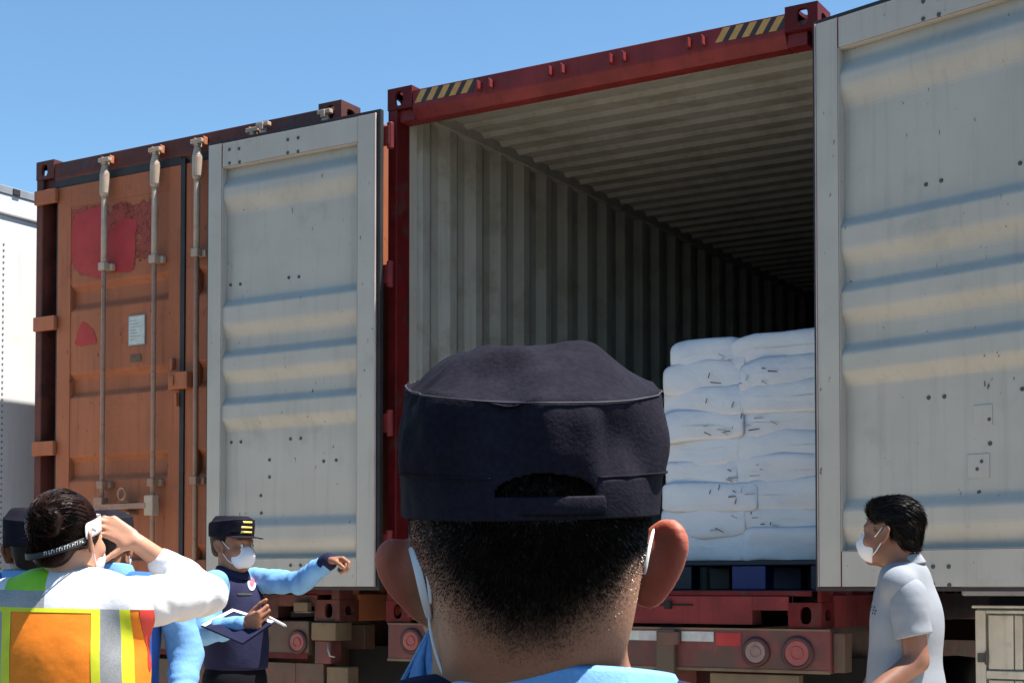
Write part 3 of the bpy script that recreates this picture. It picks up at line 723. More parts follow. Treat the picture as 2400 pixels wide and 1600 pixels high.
def eval_prim(p, X, Y, Z):
    if p['t'] == 'h':
        return (X - p['c'][0])*p['n'][0] + (Y - p['c'][1])*p['n'][1] + (Z - p['c'][2])*p['n'][2]
    if p['t'] == 'c':
        ab = p['b'] - p['a']; L2 = max(ab @ ab, 1e-12)
        dx, dy, dz = X - p['a'][0], Y - p['a'][1], Z - p['a'][2]
        t = np.clip((dx*ab[0] + dy*ab[1] + dz*ab[2]) / L2, 0, 1)
        d = np.sqrt((dx - t*ab[0])**2 + (dy - t*ab[1])**2 + (dz - t*ab[2])**2) - (p['ra'] + (p['rb'] - p['ra'])*t)
        if p['wr']:
            amp, fr, sd = p['wr'][:3]; L = math.sqrt(L2); s = t*L
            w = p['wr'][3] if len(p['wr']) > 3 else 1.0
            nz = vnoise(s*fr + sd*7.3 + 2.0*vnoise(X*9+sd, Y*9, Z*9), X*fr*.32*w + sd, (Y*.7 + Z)*fr*.32*w)
            d = d - amp*(nz + .35*vnoise(s*fr*2.1 + sd, X*fr*.8, Z*fr*.8))
        return d
    q = p['R']
    dx, dy, dz = X - p['c'][0], Y - p['c'][1], Z - p['c'][2]
    u = (dx*q[0,0] + dy*q[1,0] + dz*q[2,0]) / p['r'][0]; v = (dx*q[0,1] + dy*q[1,1] + dz*q[2,1]) / p['r'][1]; w = (dx*q[0,2] + dy*q[1,2] + dz*q[2,2]) / p['r'][2]
    pw = p['p']
    if pw == 2.0:
        k0 = np.sqrt(u*u + v*v + w*w); k1 = np.sqrt((u/p['r'][0])**2 + (v/p['r'][1])**2 + (w/p['r'][2])**2)
        d = k0*(k0 - 1)/np.maximum(k1, 1e-6)
    else:
        k0 = (np.abs(u)**pw + np.abs(v)**pw + np.abs(w)**pw)**(1/pw); d = (k0 - 1)*min(p['r'])
    if p['wr']:
        amp, fx, fy, fz, sd = p['wr']
        d = d - amp*(vnoise(X*fx + sd + 1.5*vnoise(X*6+sd, Y*6, Z*6), Y*fy + sd, Z*fz) + .4*vnoise(X*fx*2.3+sd, Y*fy*2.3, Z*fz*2.3))
    return d
def bbox(p):
    if p['t'] == 'c':
        r = max(p['ra'], p['rb']) + (p['wr'][0]*1.4 if p['wr'] else 0); return np.minimum(p['a'], p['b']) - r, np.maximum(p['a'], p['b']) + r
    if p['t'] == 'e':
        e = np.sqrt(((p['R']*p['r'])**2).sum(1)) + (p['wr'][0]*1.4 if p['wr'] else 0); return p['c'] - e*(1 if p['p'] == 2 else 1.35), p['c'] + e*(1 if p['p'] == 2 else 1.35)
    return None
def field(prims, xs, ys, zs):
    D = np.full((len(xs), len(ys), len(zs)), .2, np.float32)
    for p in prims:
        bb = bbox(p); m = p['k'] + .022
        if bb is None: sl = [(0, len(xs)), (0, len(ys)), (0, len(zs))]
        else: sl = [(max(0, np.searchsorted(a, bb[0][i]-m) - 1), min(len(a), np.searchsorted(a, bb[1][i]+m) + 1)) for i, a in enumerate((xs, ys, zs))]
        if any(b <= a for a, b in sl): continue
        X = xs[sl[0][0]:sl[0][1], None, None]; Y = ys[None, sl[1][0]:sl[1][1], None]; Z = zs[None, None, sl[2][0]:sl[2][1]]
        S = (slice(*sl[0]), slice(*sl[1]), slice(*sl[2]))
        d = eval_prim(p, X, Y, Z); o = D[S]; k = p['k']
        if p['op'] == 'u':
            h = np.clip(.5 + .5*(o - d)/k, 0, 1); D[S] = np.minimum(o*(1-h) + d*h - k*h*(1-h), .2)
        else:
            h = np.clip(.5 - .5*(o + d)/k, 0, 1); D[S] = o*(1-h) - d*h + k*h*(1-h)
    return D
def nets(D, xs, ys, zs):
    D = D.astype(np.float64); s = D < 0
    c = np.zeros(tuple(n-1 for n in D.shape), np.int8)
    offs = [(i, j, k) for i in (0,1) for j in (0,1) for k in (0,1)]
    sh = lambda A, o: A[o[0]:A.shape[0]-1+o[0], o[1]:A.shape[1]-1+o[1], o[2]:A.shape[2]-1+o[2]]
    for o in offs: c += sh(s, o)
    act = (c > 0) & (c < 8); I = np.argwhere(act)
    vid = -np.ones(act.shape, int); vid[act] = np.arange(len(I))
    val = {o: D[I[:,0]+o[0], I[:,1]+o[1], I[:,2]+o[2]] for o in offs}
    pos = np.zeros((len(I), 3)); cnt = np.zeros(len(I))
    for a in offs:
        for ax in range(3):
            if a[ax]: continue
            b = list(a); b[ax] = 1; b = tuple(b)
            cr = (val[a] < 0) != (val[b] < 0); den = val[a] - val[b]; t = np.where(cr, val[a]/np.where(np.abs(den) < 1e-12, 1, den), 0)
            q = np.zeros((len(I), 3)); q[:] = a; q[:, ax] = t
            pos += q*cr[:, None]; cnt += cr
    pos = pos/cnt[:, None] + I
    P = np.stack([np.interp(pos[:, i], np.arange(len(a)), a) for i, a in enumerate((xs, ys, zs))], 1)
    F = []
    for ax in range(3):
        b1, b2 = [(1,2),(2,0),(0,1)][ax]
        A = np.moveaxis(s, (ax, b1, b2), (0,1,2)); Vd = np.moveaxis(vid, (ax, b1, b2), (0,1,2))
        fl = A[:-1] != A[1:]; fl = fl[:, 1:-1, 1:-1]; J = np.argwhere(fl)
        if not len(J): continue
        i, j, k = J[:,0], J[:,1]+1, J[:,2]+1
        q = np.stack([Vd[i, j-1, k-1], Vd[i, j, k-1], Vd[i, j, k], Vd[i, j-1, k]], 1)
        flip = ~A[i, j, k]; q[flip] = q[flip][:, ::-1]; F.append(q)
    F = np.concatenate(F); return P, F[(F >= 0).all(1)]
def axis(lo, hi, h, zc=None, hc=None):
    if zc is None or zc <= lo: return np.arange(lo, hi + h, h)
    return np.concatenate([np.arange(lo, zc, hc), np.arange(zc, hi + h, h)])
def sdf_obj(name, prims, h, mat, parent, fine_z=None, smooth=1, pad=.03, clip=None):
    bb = [bbox(p) for p in prims if p['op'] == 'u' and p['t'] != 'h']
    lo = np.min([b[0] for b in bb], 0) - pad; hi = np.max([b[1] for b in bb], 0) + pad
    if clip is not None: lo = np.maximum(lo, clip[0]); hi = np.minimum(hi, clip[1])
    xs, ys = axis(lo[0], hi[0], h), axis(lo[1], hi[1], h); zs = axis(lo[2], hi[2], h, fine_z, h*2.2)
    D = field(prims, xs, ys, zs)
    D[[0,-1]] = .05; D[:, [0,-1]] = .05; D[:, :, [0,-1]] = .05
    P, F = nets(D, xs, ys, zs)
    if smooth:       # light Laplacian pass removes the stair steps of the grid
        E = np.concatenate([F[:, [0,1]], F[:, [1,2]], F[:, [2,3]], F[:, [3,0]]]); E = np.concatenate([E, E[:, ::-1]])
        for _ in range(smooth):
            acc = np.zeros_like(P); n = np.zeros(len(P)); np.add.at(acc, E[:,0], P[E[:,1]]); np.add.at(n, E[:,0], 1)
            P = P*.45 + .55*acc/np.maximum(n, 1)[:, None]
    return np_obj(name, P, F, mat, parent)
def np_obj(name, P, F, mat, parent, smooth=True, midx=None):
    me = bpy.data.meshes.new(name); nl = F.shape[1]
    me.vertices.add(len(P)); me.vertices.foreach_set("co", P.astype(np.float32).ravel())
    me.loops.add(F.size); me.loops.foreach_set("vertex_index", F.astype(np.int32).ravel())
    me.polygons.add(len(F)); me.polygons.foreach_set("loop_start", np.arange(0, F.size, nl, dtype=np.int32))
    try: me.polygons.foreach_set("loop_total", np.full(len(F), nl, np.int32))
    except Exception: pass
    me.update(calc_edges=True); me.validate()
    if smooth: me.polygons.foreach_set("use_smooth", [True]*len(me.polygons))
    for m in (mat if isinstance(mat, (list, tuple)) else [mat]): me.materials.append(m)
    if midx is not None: me.polygons.foreach_set("material_index", midx.astype(np.int32))
    o = bpy.data.objects.new(name, me); COL.objects.link(o); o.parent = parent
    return o

# ---- anatomy, in local frames (X right, Y forward, Z up)
def head_prims(ears=True, neck=True):
    p = [ell((0,-.014,.043), (.076,.096,.083)), ell((0,.035,-.02), (.062,.062,.094), k=.03), ell((0,.04,-.073), (.050,.050,.040), k=.03),
         ell((0,.078,-.098), (.022,.018,.017), k=.02), ell((0,.080,.022), (.048,.018,.012), k=.015)]
    for s in (-1, 1):
        p += [ell((s*.032,.099,.003), (.017,.012,.010), k=.012, op='s'), ell((s*.04,.068,-.03), (.024,.022,.022), k=.02), ell((s*.031,.084,.002), (.0125,.011,.011), k=.004)]
    p += [cap((0,.094,.012), (0,.113,-.026), .008, .012, k=.012), ell((-.012,.103,-.03), (.009,.01,.007), k=.006), ell((.012,.103,-.03), (.009,.01,.007), k=.006),
          cap((-.018,.094,-.057), (.018,.094,-.057), .007, k=.008), cap((-.015,.092,-.068), (.015,.092,-.068), .007, k=.008)]
    if ears:
        for s in (-1, 1): p += ear_prims(s)
    return p
def ear_prims(s, at=(.073, .004, -.004), phi=.62, ln=.034, ht=.031, tilt=.15, rim=.0048, lean=.12):
    """a curved shell: plate, rolled rim, lobe, hollow on its front."""
    O = V(s*at[0], at[1], at[2]); E = V(s*math.sin(phi), -math.cos(phi), 0.0); N = V(s*math.cos(phi), math.sin(phi), 0.0); U = V(0, -tilt, 1.0) + E*lean; U /= np.linalg.norm(U); E = E - U*(E @ U); E /= np.linalg.norm(E); N = np.cross(U, E); N = N if N @ V(s*math.cos(phi), math.sin(phi), 0) > 0 else -N
    Rm = np.stack([E, N, U], 1); c = O + E*ln*.52
    out = [ell(c + U*ht*.25 + E*ln*.02, (ln*.55, .0050, ht*.74), Rm, k=.008), ell(c - U*ht*.32 - E*ln*.20, (ln*.30, .0050, ht*.66), Rm, k=.008), ell(O + E*ln*.26 - N*.001, (ln*.34, .010, ht*.55), Rm, k=.010), ell(c - U*ht*.90 - E*ln*.22, (ln*.24, .0058, ht*.26), Rm, k=.008)]
    out += [ell(c + N*.009 + U*.002, (ln*.34, .007, ht*.55), Rm, k=.005, op='s')]
    pr = None
    for a in np.linspace(-2.0, 2.75, 16):
        q = c + E*(math.cos(a)*ln*(.44 + .12*math.sin(a)) + ln*.13*math.sin(a)) + U*(math.sin(a)*ht) + N*.0025
        if pr is not None: out.append(cap(pr, q, rim, rim, k=.004))
        pr = q
    return out
def hand_prims(w, F, N, T, curls, tcurl=(.5, .3), sc=1.0, spread=.12, tdir=(.75, .55, .35)):
    """palm, four bent fingers of different length and a thumb leaving the side of the palm."""
    F, N, T = (np.asarray(q, float)/np.linalg.norm(q) for q in (F, N, T)); w = np.asarray(w, float); out = []
    for t in (-.028, -.010, .010, .028):
        out.append(cap(w + F*.012*sc + T*t*.75*sc, w + F*.084*sc + T*t*sc, .0135*sc, .0115*sc, k=.010))
    spec = [(.029, .086, (.045,.026,.021), .0088), (.0100, .091, (.050,.031,.023), .0090), (-.0095, .087, (.046,.029,.022), .0086), (-.028, .078, (.036,.021,.019), .0076)]
    for i, (t, b, ls, r) in enumerate(spec):
        q = w + F*b*sc + T*t*sc; ang = 0; cu = curls[i] if isinstance(curls[0], (list, tuple)) else curls
        for j, l in enumerate(ls):
            ang += cu[j]; sp = spread*(t/.028)
            d = F*math.cos(ang) + N*math.sin(ang) + T*sp*math.cos(ang); d /= np.linalg.norm(d)
            e = q + d*l*sc; rr = r*sc*(1 - .10*j)
            out.append(cap(q, e, rr, rr*.92, k=.006 if j == 0 else .0025)); q = e
    q = w + F*.026*sc + T*.027*sc + N*.006*sc; d0 = T*tdir[0] + F*tdir[1] + N*tdir[2]; d0 /= np.linalg.norm(d0)
    e = q + d0*.040*sc; out.append(cap(q, e, .0135*sc, .0105*sc, k=.012)); q = e
    for j, l in enumerate((.031, .026)):
        d0 = d0*math.cos(tcurl[j]) + (F*.6 + N*.6 - T*.5)*math.sin(tcurl[j]); d0 /= np.linalg.norm(d0)
        e = q + d0*l*sc; out.append(cap(q, e, .0098*sc*(1-.08*j), .0088*sc*(1-.1*j), k=.003)); q = e
    return out
def torso_prims(c, Rm, e=0.0, w=1.0, wr=None, hs=1.0):
    """c: point on the ground under the body; chest, belly, pelvis, shoulder slope and neck root."""
    z = lambda x, y, h: c + Rm @ V(x*w, y, 0) + V(0, 0, h*hs)
    W = wr
    return [ell(z(0,.0,1.245), (.165*w+e,.112+e,.185+e), Rm, k=.05, wr=W), ell(z(0,.005,1.08), (.150*w+e,.112+e,.16+e), Rm, k=.06, wr=W), ell(z(0,.0,.95), (.165*w+e,.118+e,.13+e), Rm, k=.06, wr=W),
            cap(z(-.145,-.01,1.385), z(.145,-.01,1.385), .056+e, .056+e, k=.05, wr=None), cap(z(-.06,-.015,1.415), z(.06,-.015,1.415), .056+e*.6, .056+e*.6, k=.04)]
def leg_prims(c, Rm, e=0.0, sep=.095, wr=None, hs=1.0):
    out = []
    for s in (-1, 1):
        z = lambda x, y, h: c + Rm @ V(x, y, 0) + V(0, 0, h*hs)
        out += [cap(z(s*.085,0,.88), z(s*sep,.015,.50), .085+e, .058+e, k=.03, wr=wr), cap(z(s*sep,.015,.50), z(s*sep,-.02,.09), .056+e, .04+e*1.2, k=.02, wr=wr)]
        if e == 0: out += [cap(z(s*sep,-.03,.05), z(s*sep*1.15,.12,.035), .038, .028, k=.02)]
    return out
def shoes(c, Rm, parent, mat, sep=.095):
    for s in (-1, 1):
        z = lambda x, y, h: c + Rm @ V(x, y, 0) + V(0, 0, h)
        sdf_obj("shoe", [cap(z(s*sep,-.035,.055), z(s*sep*1.15,.13,.042), .046, .040, k=.02), cap(z(s*sep,-.03,.09), z(s*sep,-.03,.11), .045, .045, k=.02), halfspace(c, (0,0,1))], .009, mat, parent)
def band(name, pts_lo, pts_hi, mat, parent, thick=.003, closed=True, sub=1):
    """cloth band between two closed lines of points."""
    n = len(pts_lo); m = MB(); m.add(list(pts_lo) + list(pts_hi), [(k, (k+1) % n, n+(k+1) % n, n+k) for k in range(n if closed else n-1)])
    o = m.build(name, mat, parent, smooth=True)
    md = o.modifiers.new("solid", 'SOLIDIFY'); md.thickness = thick; md.offset = 0
    if sub: sb = o.modifiers.new("sub", 'SUBSURF'); sb.levels = sub; sb.render_levels = sub
    return o
def ring_pts(c, Rm, rx, ry, h, n=28, f=None):
    out = []
    for k in range(n):
        a = 2*math.pi*k/n; q = V(rx*math.cos(a), ry*math.sin(a), h)
        if f: q = q + f(a)
        out.append(tuple(c + Rm @ q))
    return out
def person(px, d, label, group=None):
    v = view_pt(px, 1372, d); o = empty("person", view_to_world((v[0], d, 0)), CYAW); tag(o, label, "person", group)
    base = V(v[0], d, 0)
    return o, (lambda px_, py_, d_: np.array(view_pt(px_, py_, d_)) - base)

# ---- cloth, skin and hair materials
mt['skin'] = M("brown_skin", (0.27, 0.12, 0.07), 0.55, spec=0.3, var=0.1, vscale=14, bump=.0004, bscale=260, sss=.25)
mt['skinfade'] = M("skin_with_stubble", (0.265, 0.122, 0.072), 0.55, spec=0.25, var=0.14, vscale=20, bump=.0005, bscale=300, sss=.5, attr="stubble", acol=(0.034, 0.020, 0.014))
_n, _l = mt['skinfade'].node_tree.nodes, mt['skinfade'].node_tree.links     # red of light through the ears, put into the skin colour
_p = _n["Principled BSDF"]; _src = _p.inputs["Base Color"].links[0].from_socket
_a = _n.new("ShaderNodeAttribute"); _a.attribute_name = "ear_glow"; _x = _n.new("ShaderNodeMix"); _x.data_type = 'RGBA'
_l.new(_a.outputs["Fac"], _x.inputs[0]); _l.new(_src, _x.inputs[6]); _x.inputs[7].default_value = (0.36, 0.075, 0.052, 1); _l.new(_x.outputs[2], _p.inputs["Base Color"])
mt['skinlight'] = M("light_brown_skin", (0.42, 0.21, 0.13), 0.5, var=0.08, vscale=14, bump=.0003, bscale=260, sss=.25)
mt['skindark'] = M("dark_brown_skin", (0.20, 0.085, 0.05), 0.5, var=0.1, vscale=14, bump=.0004, bscale=260, sss=.2)
mt['hair'] = M("black_brown_hair", (0.008, 0.005, 0.005), 0.5, spec=0.2, var=.5, vscale=60)
mt['hairbun'] = M("dark_brown_hair", (0.012, 0.0045, 0.003), 0.4, var=.5, vscale=18, bump=.002, bscale=90, spec=.10)
mt['hairslick'] = M("black_combed_hair", (0.004, 0.0026, 0.0026), 0.4, var=.5, vscale=30, bump=.0006, bscale=90, spec=.14)
mt['strand'] = M("hair_strand", (0.016, 0.010, 0.007), 0.35, var=.4, vscale=50)
mt['navycap'] = M("navy_cap_cloth", (0.0125, 0.0115, 0.0185), 0.9, var=.25, vscale=12, fine=.25, bump=.0005, bscale=420, spec=.06)
mt['cappiping'] = M("grey_stitching", (0.030, 0.028, 0.038), 0.7, var=.5, vscale=60)
mt['navy'] = M("navy_vest_cloth", (0.018, 0.019, 0.050), 0.85, spec=.1, var=.15, fine=.2, wrinkle=.003, wscale=28, bump=.0006, bscale=300)
mt['blackcloth'] = M("black_trouser_cloth", (0.006, 0.006, 0.009), 0.9, spec=.08, var=.2, wrinkle=.003, wscale=18)
mt['lblue'] = M("light_blue_shirt_cloth", (0.155, 0.33, 0.60), 0.85, spec=.15, var=.08, fine=.1, wrinkle=.005, wscale=20, bump=.0004, bscale=400)
mt['denim'] = M("mid_blue_shirt_cloth", (0.10, 0.235, 0.50), 0.85, spec=.15, var=.12, fine=.15, wrinkle=.004, wscale=26, bump=.0005, bscale=400)
mt['royal'] = M("royal_blue_shirt_cloth", (0.035, 0.115, 0.42), 0.85, spec=.15, var=.1, fine=.1, wrinkle=.003, wscale=20)
mt['wshirt'] = M("white_sleeve_cloth", (0.60, 0.59, 0.61), 0.8, var=.03, wrinkle=.004, wscale=14, bump=.0003, bscale=400)
mt['polo'] = M("light_grey_polo_cloth", (0.23, 0.248, 0.28), 0.85, spec=.15, var=.05, fine=.06, wrinkle=.004, wscale=12, bump=.0004, bscale=400)
mt['mask'] = M("white_mask_cloth", (0.62, 0.62, 0.64), 0.7, var=.03, wrinkle=.001, wscale=60)
mt['hivis'] = M("orange_vest_mesh", (0.92, 0.235, 0.018), 0.7, spec=.2, var=.08, vscale=7, fine=.12, wrinkle=.006, wscale=8)
mt['lime'] = M("lime_yellow_trim", (0.62, 0.62, 0.012), 0.6, var=.08, vscale=20)
mt['green'] = M("shaded_lime_trim", (0.22, 0.50, 0.012), 0.6, var=.08, vscale=20)  # shaded end of the lime trim, shade put into the colour
mt['retro'] = M("grey_reflective_tape", (0.30, 0.295, 0.295), 0.4, var=.1, vscale=14, fine=.2)
mt['redcloth'] = M("red_vest_side_cloth", (0.62, 0.035, 0.022), 0.7, var=.1, wrinkle=.003, wscale=14)
mt['gold'] = M("gold_braid", (0.80, 0.55, 0.10), 0.45, var=.15, vscale=60)
mt['badge'] = M("pale_badge_patch", (0.62, 0.52, 0.58), 0.6, var=.25, vscale=60)
mt['badgered'] = M("red_badge_patch", (0.50, 0.10, 0.14), 0.6, var=.2, vscale=60)
mt['eyewhite'] = M("eye", (0.55, 0.52, 0.48), 0.25)
mt['eyedark'] = M("iris", (0.02, 0.012, 0.01), 0.2)
mt['visor'] = M("pale_plastic_visor", (0.62, 0.62, 0.66), 0.25, var=.05)
mt['strapblack'] = M("black_elastic_strap", (0.012, 0.012, 0.014), 0.6)
mt['page'] = M("white_paper", (0.80, 0.80, 0.80), 0.7)
mt['shoe'] = M("black_shoe_leather", (0.012, 0.011, 0.011), 0.35)
def eyes(parent, hR, hc):
    for s in (-1, 1):
        m = MB(); c = hc + hR @ V(s*.031, .0868, .002)
        b = bmesh.new(); bmesh.ops.create_uvsphere(b, u_segments=16, v_segments=10, radius=.0105)
        me = bpy.data.meshes.new("eye"); b.to_mesh(me); b.free(); me.materials.append(mt['eyewhite']); me.materials.append(mt['eyedark'])
        for p_ in me.polygons: p_.use_smooth = True; p_.material_index = 1 if (p_.center.y > .0085) else 0
        o = bpy.data.objects.new("eye", me); COL.objects.link(o); o.parent = parent
        o.matrix_local = Matrix.Translation(Vector(c)) @ Matrix(hR.tolist()).to_4x4()
def mask(parent, hR, hc, straps=True, ear_at=.078):
    pr = [ell((0,.055,-.058), (.060,.058,.058), k=.01), ell((0,.092,-.050), (.030,.032,.036), k=.03), cap((-.030,.070,-.018), (.030,.070,-.018), .02, k=.02), cap((0,.10,-.012), (0,.118,-.040), .012, .012, k=.02),
          halfspace((0,.030,-.05), (0,-1,.25), op='s')]
    pr[-1]['n'] = -np.array([0, 1, -.1])/np.linalg.norm([0,1,-.1]); pr[-1]['c'] = V(0,.030,-.05)
    # keep what lies in front of the plane: subtract the half space behind it
    pr[-1] = halfspace((0,.036,-.05), (0,1,-.1), op='s')
    o = sdf_obj("mask", tf(pr, hR, hc), .0035, mt['mask'], parent)
    if straps:
        for s in (-1, 1):
            for z0, z1 in ((-.022, .020), (-.082, -.030)):
                m = MB(); pts = [hc + hR @ V(s*x, y, z) for x, y, z in ((.055,.05,z0), (.068,.03,(z0*2+z1)/3), (ear_at,.005,z1))]
                m.tube([Vector(p) for p in pts], .0022, 6); m.build("mask_strap", mt['mask'], o, smooth=True)
    return o
# ---- caps
def make_cap(parent, hR, hc, a=.0885, b=.106, zb=.036, zs=(.106,.136), ztop=.150, flat=.55, cy=-.012, mat=None, seed=1, nt=128, amp=.0022, opening=None, brim=.0, bspan=1.05, puff=.012, piping=True, dents=(), piece=None):
    nr_side, nr_top = nt//5, nt//5
    def P(th, i):
        st = math.sin(th); ct = -math.cos(th)
        e = 2/2.25
        ux, uy = math.copysign(abs(st)**e, st), math.copysign(abs(ct)**e, ct)
        zsm = (zs[0]+zs[1])/2 + (zs[1]-zs[0])/2*ct
        if i <= nr_side:
            f = i/nr_side; z = zb + (zsm - zb)*f; s_ = 1.0 + puff*(math.sin(math.pi*f**1.6)*.75 - .75*f**6)
        else:
            st_ = 1.0 - puff*.75; f = (i - nr_side)/nr_top; s_ = st_*(1 - f); q = min(1, (st_ - s_)/(st_*(1-flat))); q = q*q*(3-2*q)*.55 + q*.45
            z = zsm + (ztop - zsm)*q + .003*(1-s_)*0
        return np.array([a*ux*s_, b*uy*s_ + cy, z]), s_, ux, uy
    vs = []
    for i in range(nr_side + nr_top):
        for k in range(nt):
            th = 2*math.pi*k/nt; q, s_, ux, uy = P(th, i)
            n = float(vnoise(np.array(q[0]*26+seed*5), np.array(q[1]*26), np.array(q[2]*26+seed)))*amp + float(vnoise(np.array(q[0]*70+seed*3), np.array(q[1]*70), np.array(q[2]*45)))*amp*.35
            if i < nr_side*.34: n *= .35
            dv = np.array([ux, uy, 0.0]) if i <= nr_side else np.array([ux*s_*.4, uy*s_*.4, 1.0])
            q = q + dv*n
            for (dth, dz, rth, rz_, am) in dents:
                w = math.exp(-((((th-dth+math.pi) % (2*math.pi))-math.pi)/rth)**2 - ((q[2]-dz)/rz_)**2)
                q = q + (np.array([ux, uy, 0]) if i <= nr_side else np.array([0, 0, 1.0]))*am*w
            vs.append(q)
    zt_ = P(0, nr_side+nr_top)[0]; vs.append(np.array([0, cy, ztop]))
    fs = []; hole = []
    for i in range(nr_side + nr_top - 1):
        for k in range(nt):
            f = (i*nt+k, i*nt+(k+1) % nt, (i+1)*nt+(k+1) % nt, (i+1)*nt+k)
            if opening:
                th0, hw, z0, z1 = opening; th = ((2*math.pi*(k+.5)/nt - th0 + math.pi) % (2*math.pi)) - math.pi
                zc = sum(vs[j][2] for j in f)/4
                if i < nr_side and z0 < zc < z0 + (z1-z0)*math.sqrt(max(0, 1-(th/hw)**2)): continue
            fs.append(f)
    top = nr_side + nr_top - 1
    for k in range(nt): fs.append((top*nt+k, top*nt+(k+1) % nt, len(vs)-1))
    m = MB(); m.add([tuple(hc + hR @ v) for v in vs], fs)
    o = m.build("cap", mat or mt['navycap'], parent, smooth=True)
    md = o.modifiers.new("solid", 'SOLIDIFY'); md.thickness = .0022; md.offset = -1
    W = lambda v: Vector(hc + hR @ v)
    if piping:
        p_ = MB(); ln = []
        for k in range(nt):
            q = vs[nr_side*nt+k].copy(); q[:2] = (q[:2] - [0, cy])*1.008 + [0, cy]; q[2] += .0004; ln.append(W(q))
        p_.tube(ln, .00045, 6, closed=True); p_.build("seam_piping", mt['cappiping'], o, smooth=True)
        p_ = MB(); ln = []; i = int(nr_side*.36)
        for k in range(nt):
            q = vs[i*nt+k].copy(); q[:2] = (q[:2] - [0, cy])*1.006 + [0, cy]
            th = ((2*math.pi*k/nt - (opening[0] if opening else 9) + math.pi) % (2*math.pi)) - math.pi
            if opening and abs(th) < opening[1]: 
                continue
            ln.append((((2*math.pi*k/nt - (opening[0] if opening else 0)) % (2*math.pi)), W(q)))
        ln.sort(key=lambda t: t[0]); p_.tube([t[1] for t in ln], .0008, 6); p_.build("band_seam", mt['navycap'], o, smooth=True)
    if brim:
        b_ = MB(); nx, ny = 28, 8; g_ = []
        for j in range(ny + 1):
            for i in range(nx + 1):
                al = bspan*(-1 + 2*i/nx); f = j/ny
                r0 = np.array([a*math.sin(al)*.99, b*math.cos(al)*.99 + cy, zb + .004]); ext = brim*math.cos(al*.8)**.6*f
                q = r0 + np.array([math.sin(al)*(.25 if bspan > 1 else 0)*ext, ext, -.10*ext - .10*ext*abs(math.sin(al))]); g_.append(tuple(W(q)))
        b_.add(g_, [(j*(nx+1)+i, j*(nx+1)+i+1, (j+1)*(nx+1)+i+1, (j+1)*(nx+1)+i) for j in range(ny) for i in range(nx)])
        br = b_.build("cap_brim", mat or mt['navycap'], o, smooth=True); md = br.modifiers.new("solid", 'SOLIDIFY'); md.thickness = .003; md.offset = 0
    return o
def strands(name, body, weight, n, ln, wd, parent, mat, seed=1, lay=(0, 0, -1), nk=.48, jit=.26, tang=False):
    """short hair: thin blades standing on the skin of the body mesh."""
    me = body.data; rg = np.random.RandomState(seed)
    P = np.empty(len(me.vertices)*3); me.vertices.foreach_get("co", P); P = P.reshape(-1, 3)
    F = np.empty(len(me.loops), int); me.loops.foreach_get("vertex_index", F); F = F.reshape(-1, 4)
    c = P[F].mean(1); nr = np.cross(P[F[:,2]] - P[F[:,0]], P[F[:,3]] - P[F[:,1]]); ar = np.linalg.norm(nr, axis=1)/2; nr /= np.maximum(ar*2, 1e-12)[:, None]
    w = weight(c)*ar; pr = w/w.sum(); idx = rg.choice(len(F), n, p=pr)
    u, v = rg.rand(n, 1), rg.rand(n, 1); q = F[idx]
    p = (P[q[:,0]]*(1-u)+P[q[:,1]]*u)*(1-v) + (P[q[:,3]]*(1-u)+P[q[:,2]]*u)*v
    wt = weight(p); N = nr[idx]; lay = lay(p) if callable(lay) else np.array(lay)[None, :].repeat(n, 0)
    if tang: lay = lay - N*(lay*N).sum(1)[:, None]; lay = lay/np.maximum(np.linalg.norm(lay, axis=1), 1e-6)[:, None]
    d = N*nk + lay*.75 + rg.randn(n, 3)*jit; d /= np.linalg.norm(d, axis=1)[:, None]
    L = (ln[0] + (ln[1]-ln[0])*wt)*(.6 + .8*rg.rand(n)); s = np.cross(d, rg.randn(n, 3)); s /= np.linalg.norm(s, axis=1)[:, None]
    a = p - N*.0006 - s*wd; b = p - N*.0006 + s*wd; m_ = p + d*(L*.55)[:, None] + s*wd*.7; t = p + d*L[:, None] + lay*(L*.25)[:, None]
    VV = np.stack([a, b, m_, t], 1).reshape(-1, 3); FF = np.arange(n*4).reshape(-1, 4)
    return np_obj(name, VV, FF, mat, parent, smooth=False)

# ================================================================== 1. MAN IN THE FOREGROUND, seen from behind
pm, L = person(1262, 1.0, "person close up from behind in dark navy cap with cropped hair")
hc = L(1229, 1334, 1.0); hR = rotz(.16) @ rotx(.10) @ roty(-.045)
HS = .925; tc = V(0, .02, 0); tR = rotz(.05)
bp_ = tf(head_prims(ears=False), hR, hc)
bp_[0]['r'] = V(.0715,.096,.081)
bp_ += tf([ell((0,-.062,-.015), (.058,.040,.055), k=.03), ell((0,-.018,.03), (.0715,.088,.076), k=.02)], hR, hc)
bp_ += tf(ear_prims(-1, at=(.0665, .000, .002), phi=1.10, ln=.0255, ht=.0250, tilt=-.05, rim=.0044, lean=.42) + ear_prims(1, at=(.0795, .004, .004), phi=.62, ln=.031, ht=.0262, tilt=-.10, rim=.0044, lean=.28), hR, hc)
bp_ += [cap(hc + hR @ V(0,-.018,-.05), V(.008, .000, 1.335), .0585, .0640, k=.03), cap(V(-.05,-.015,1.30), V(.05,-.015,1.30), .03, .03, k=.03)]
bp_ += torso_prims(tc, tR, 0, 1.0, hs=HS) + leg_prims(tc, tR, 0, hs=HS)
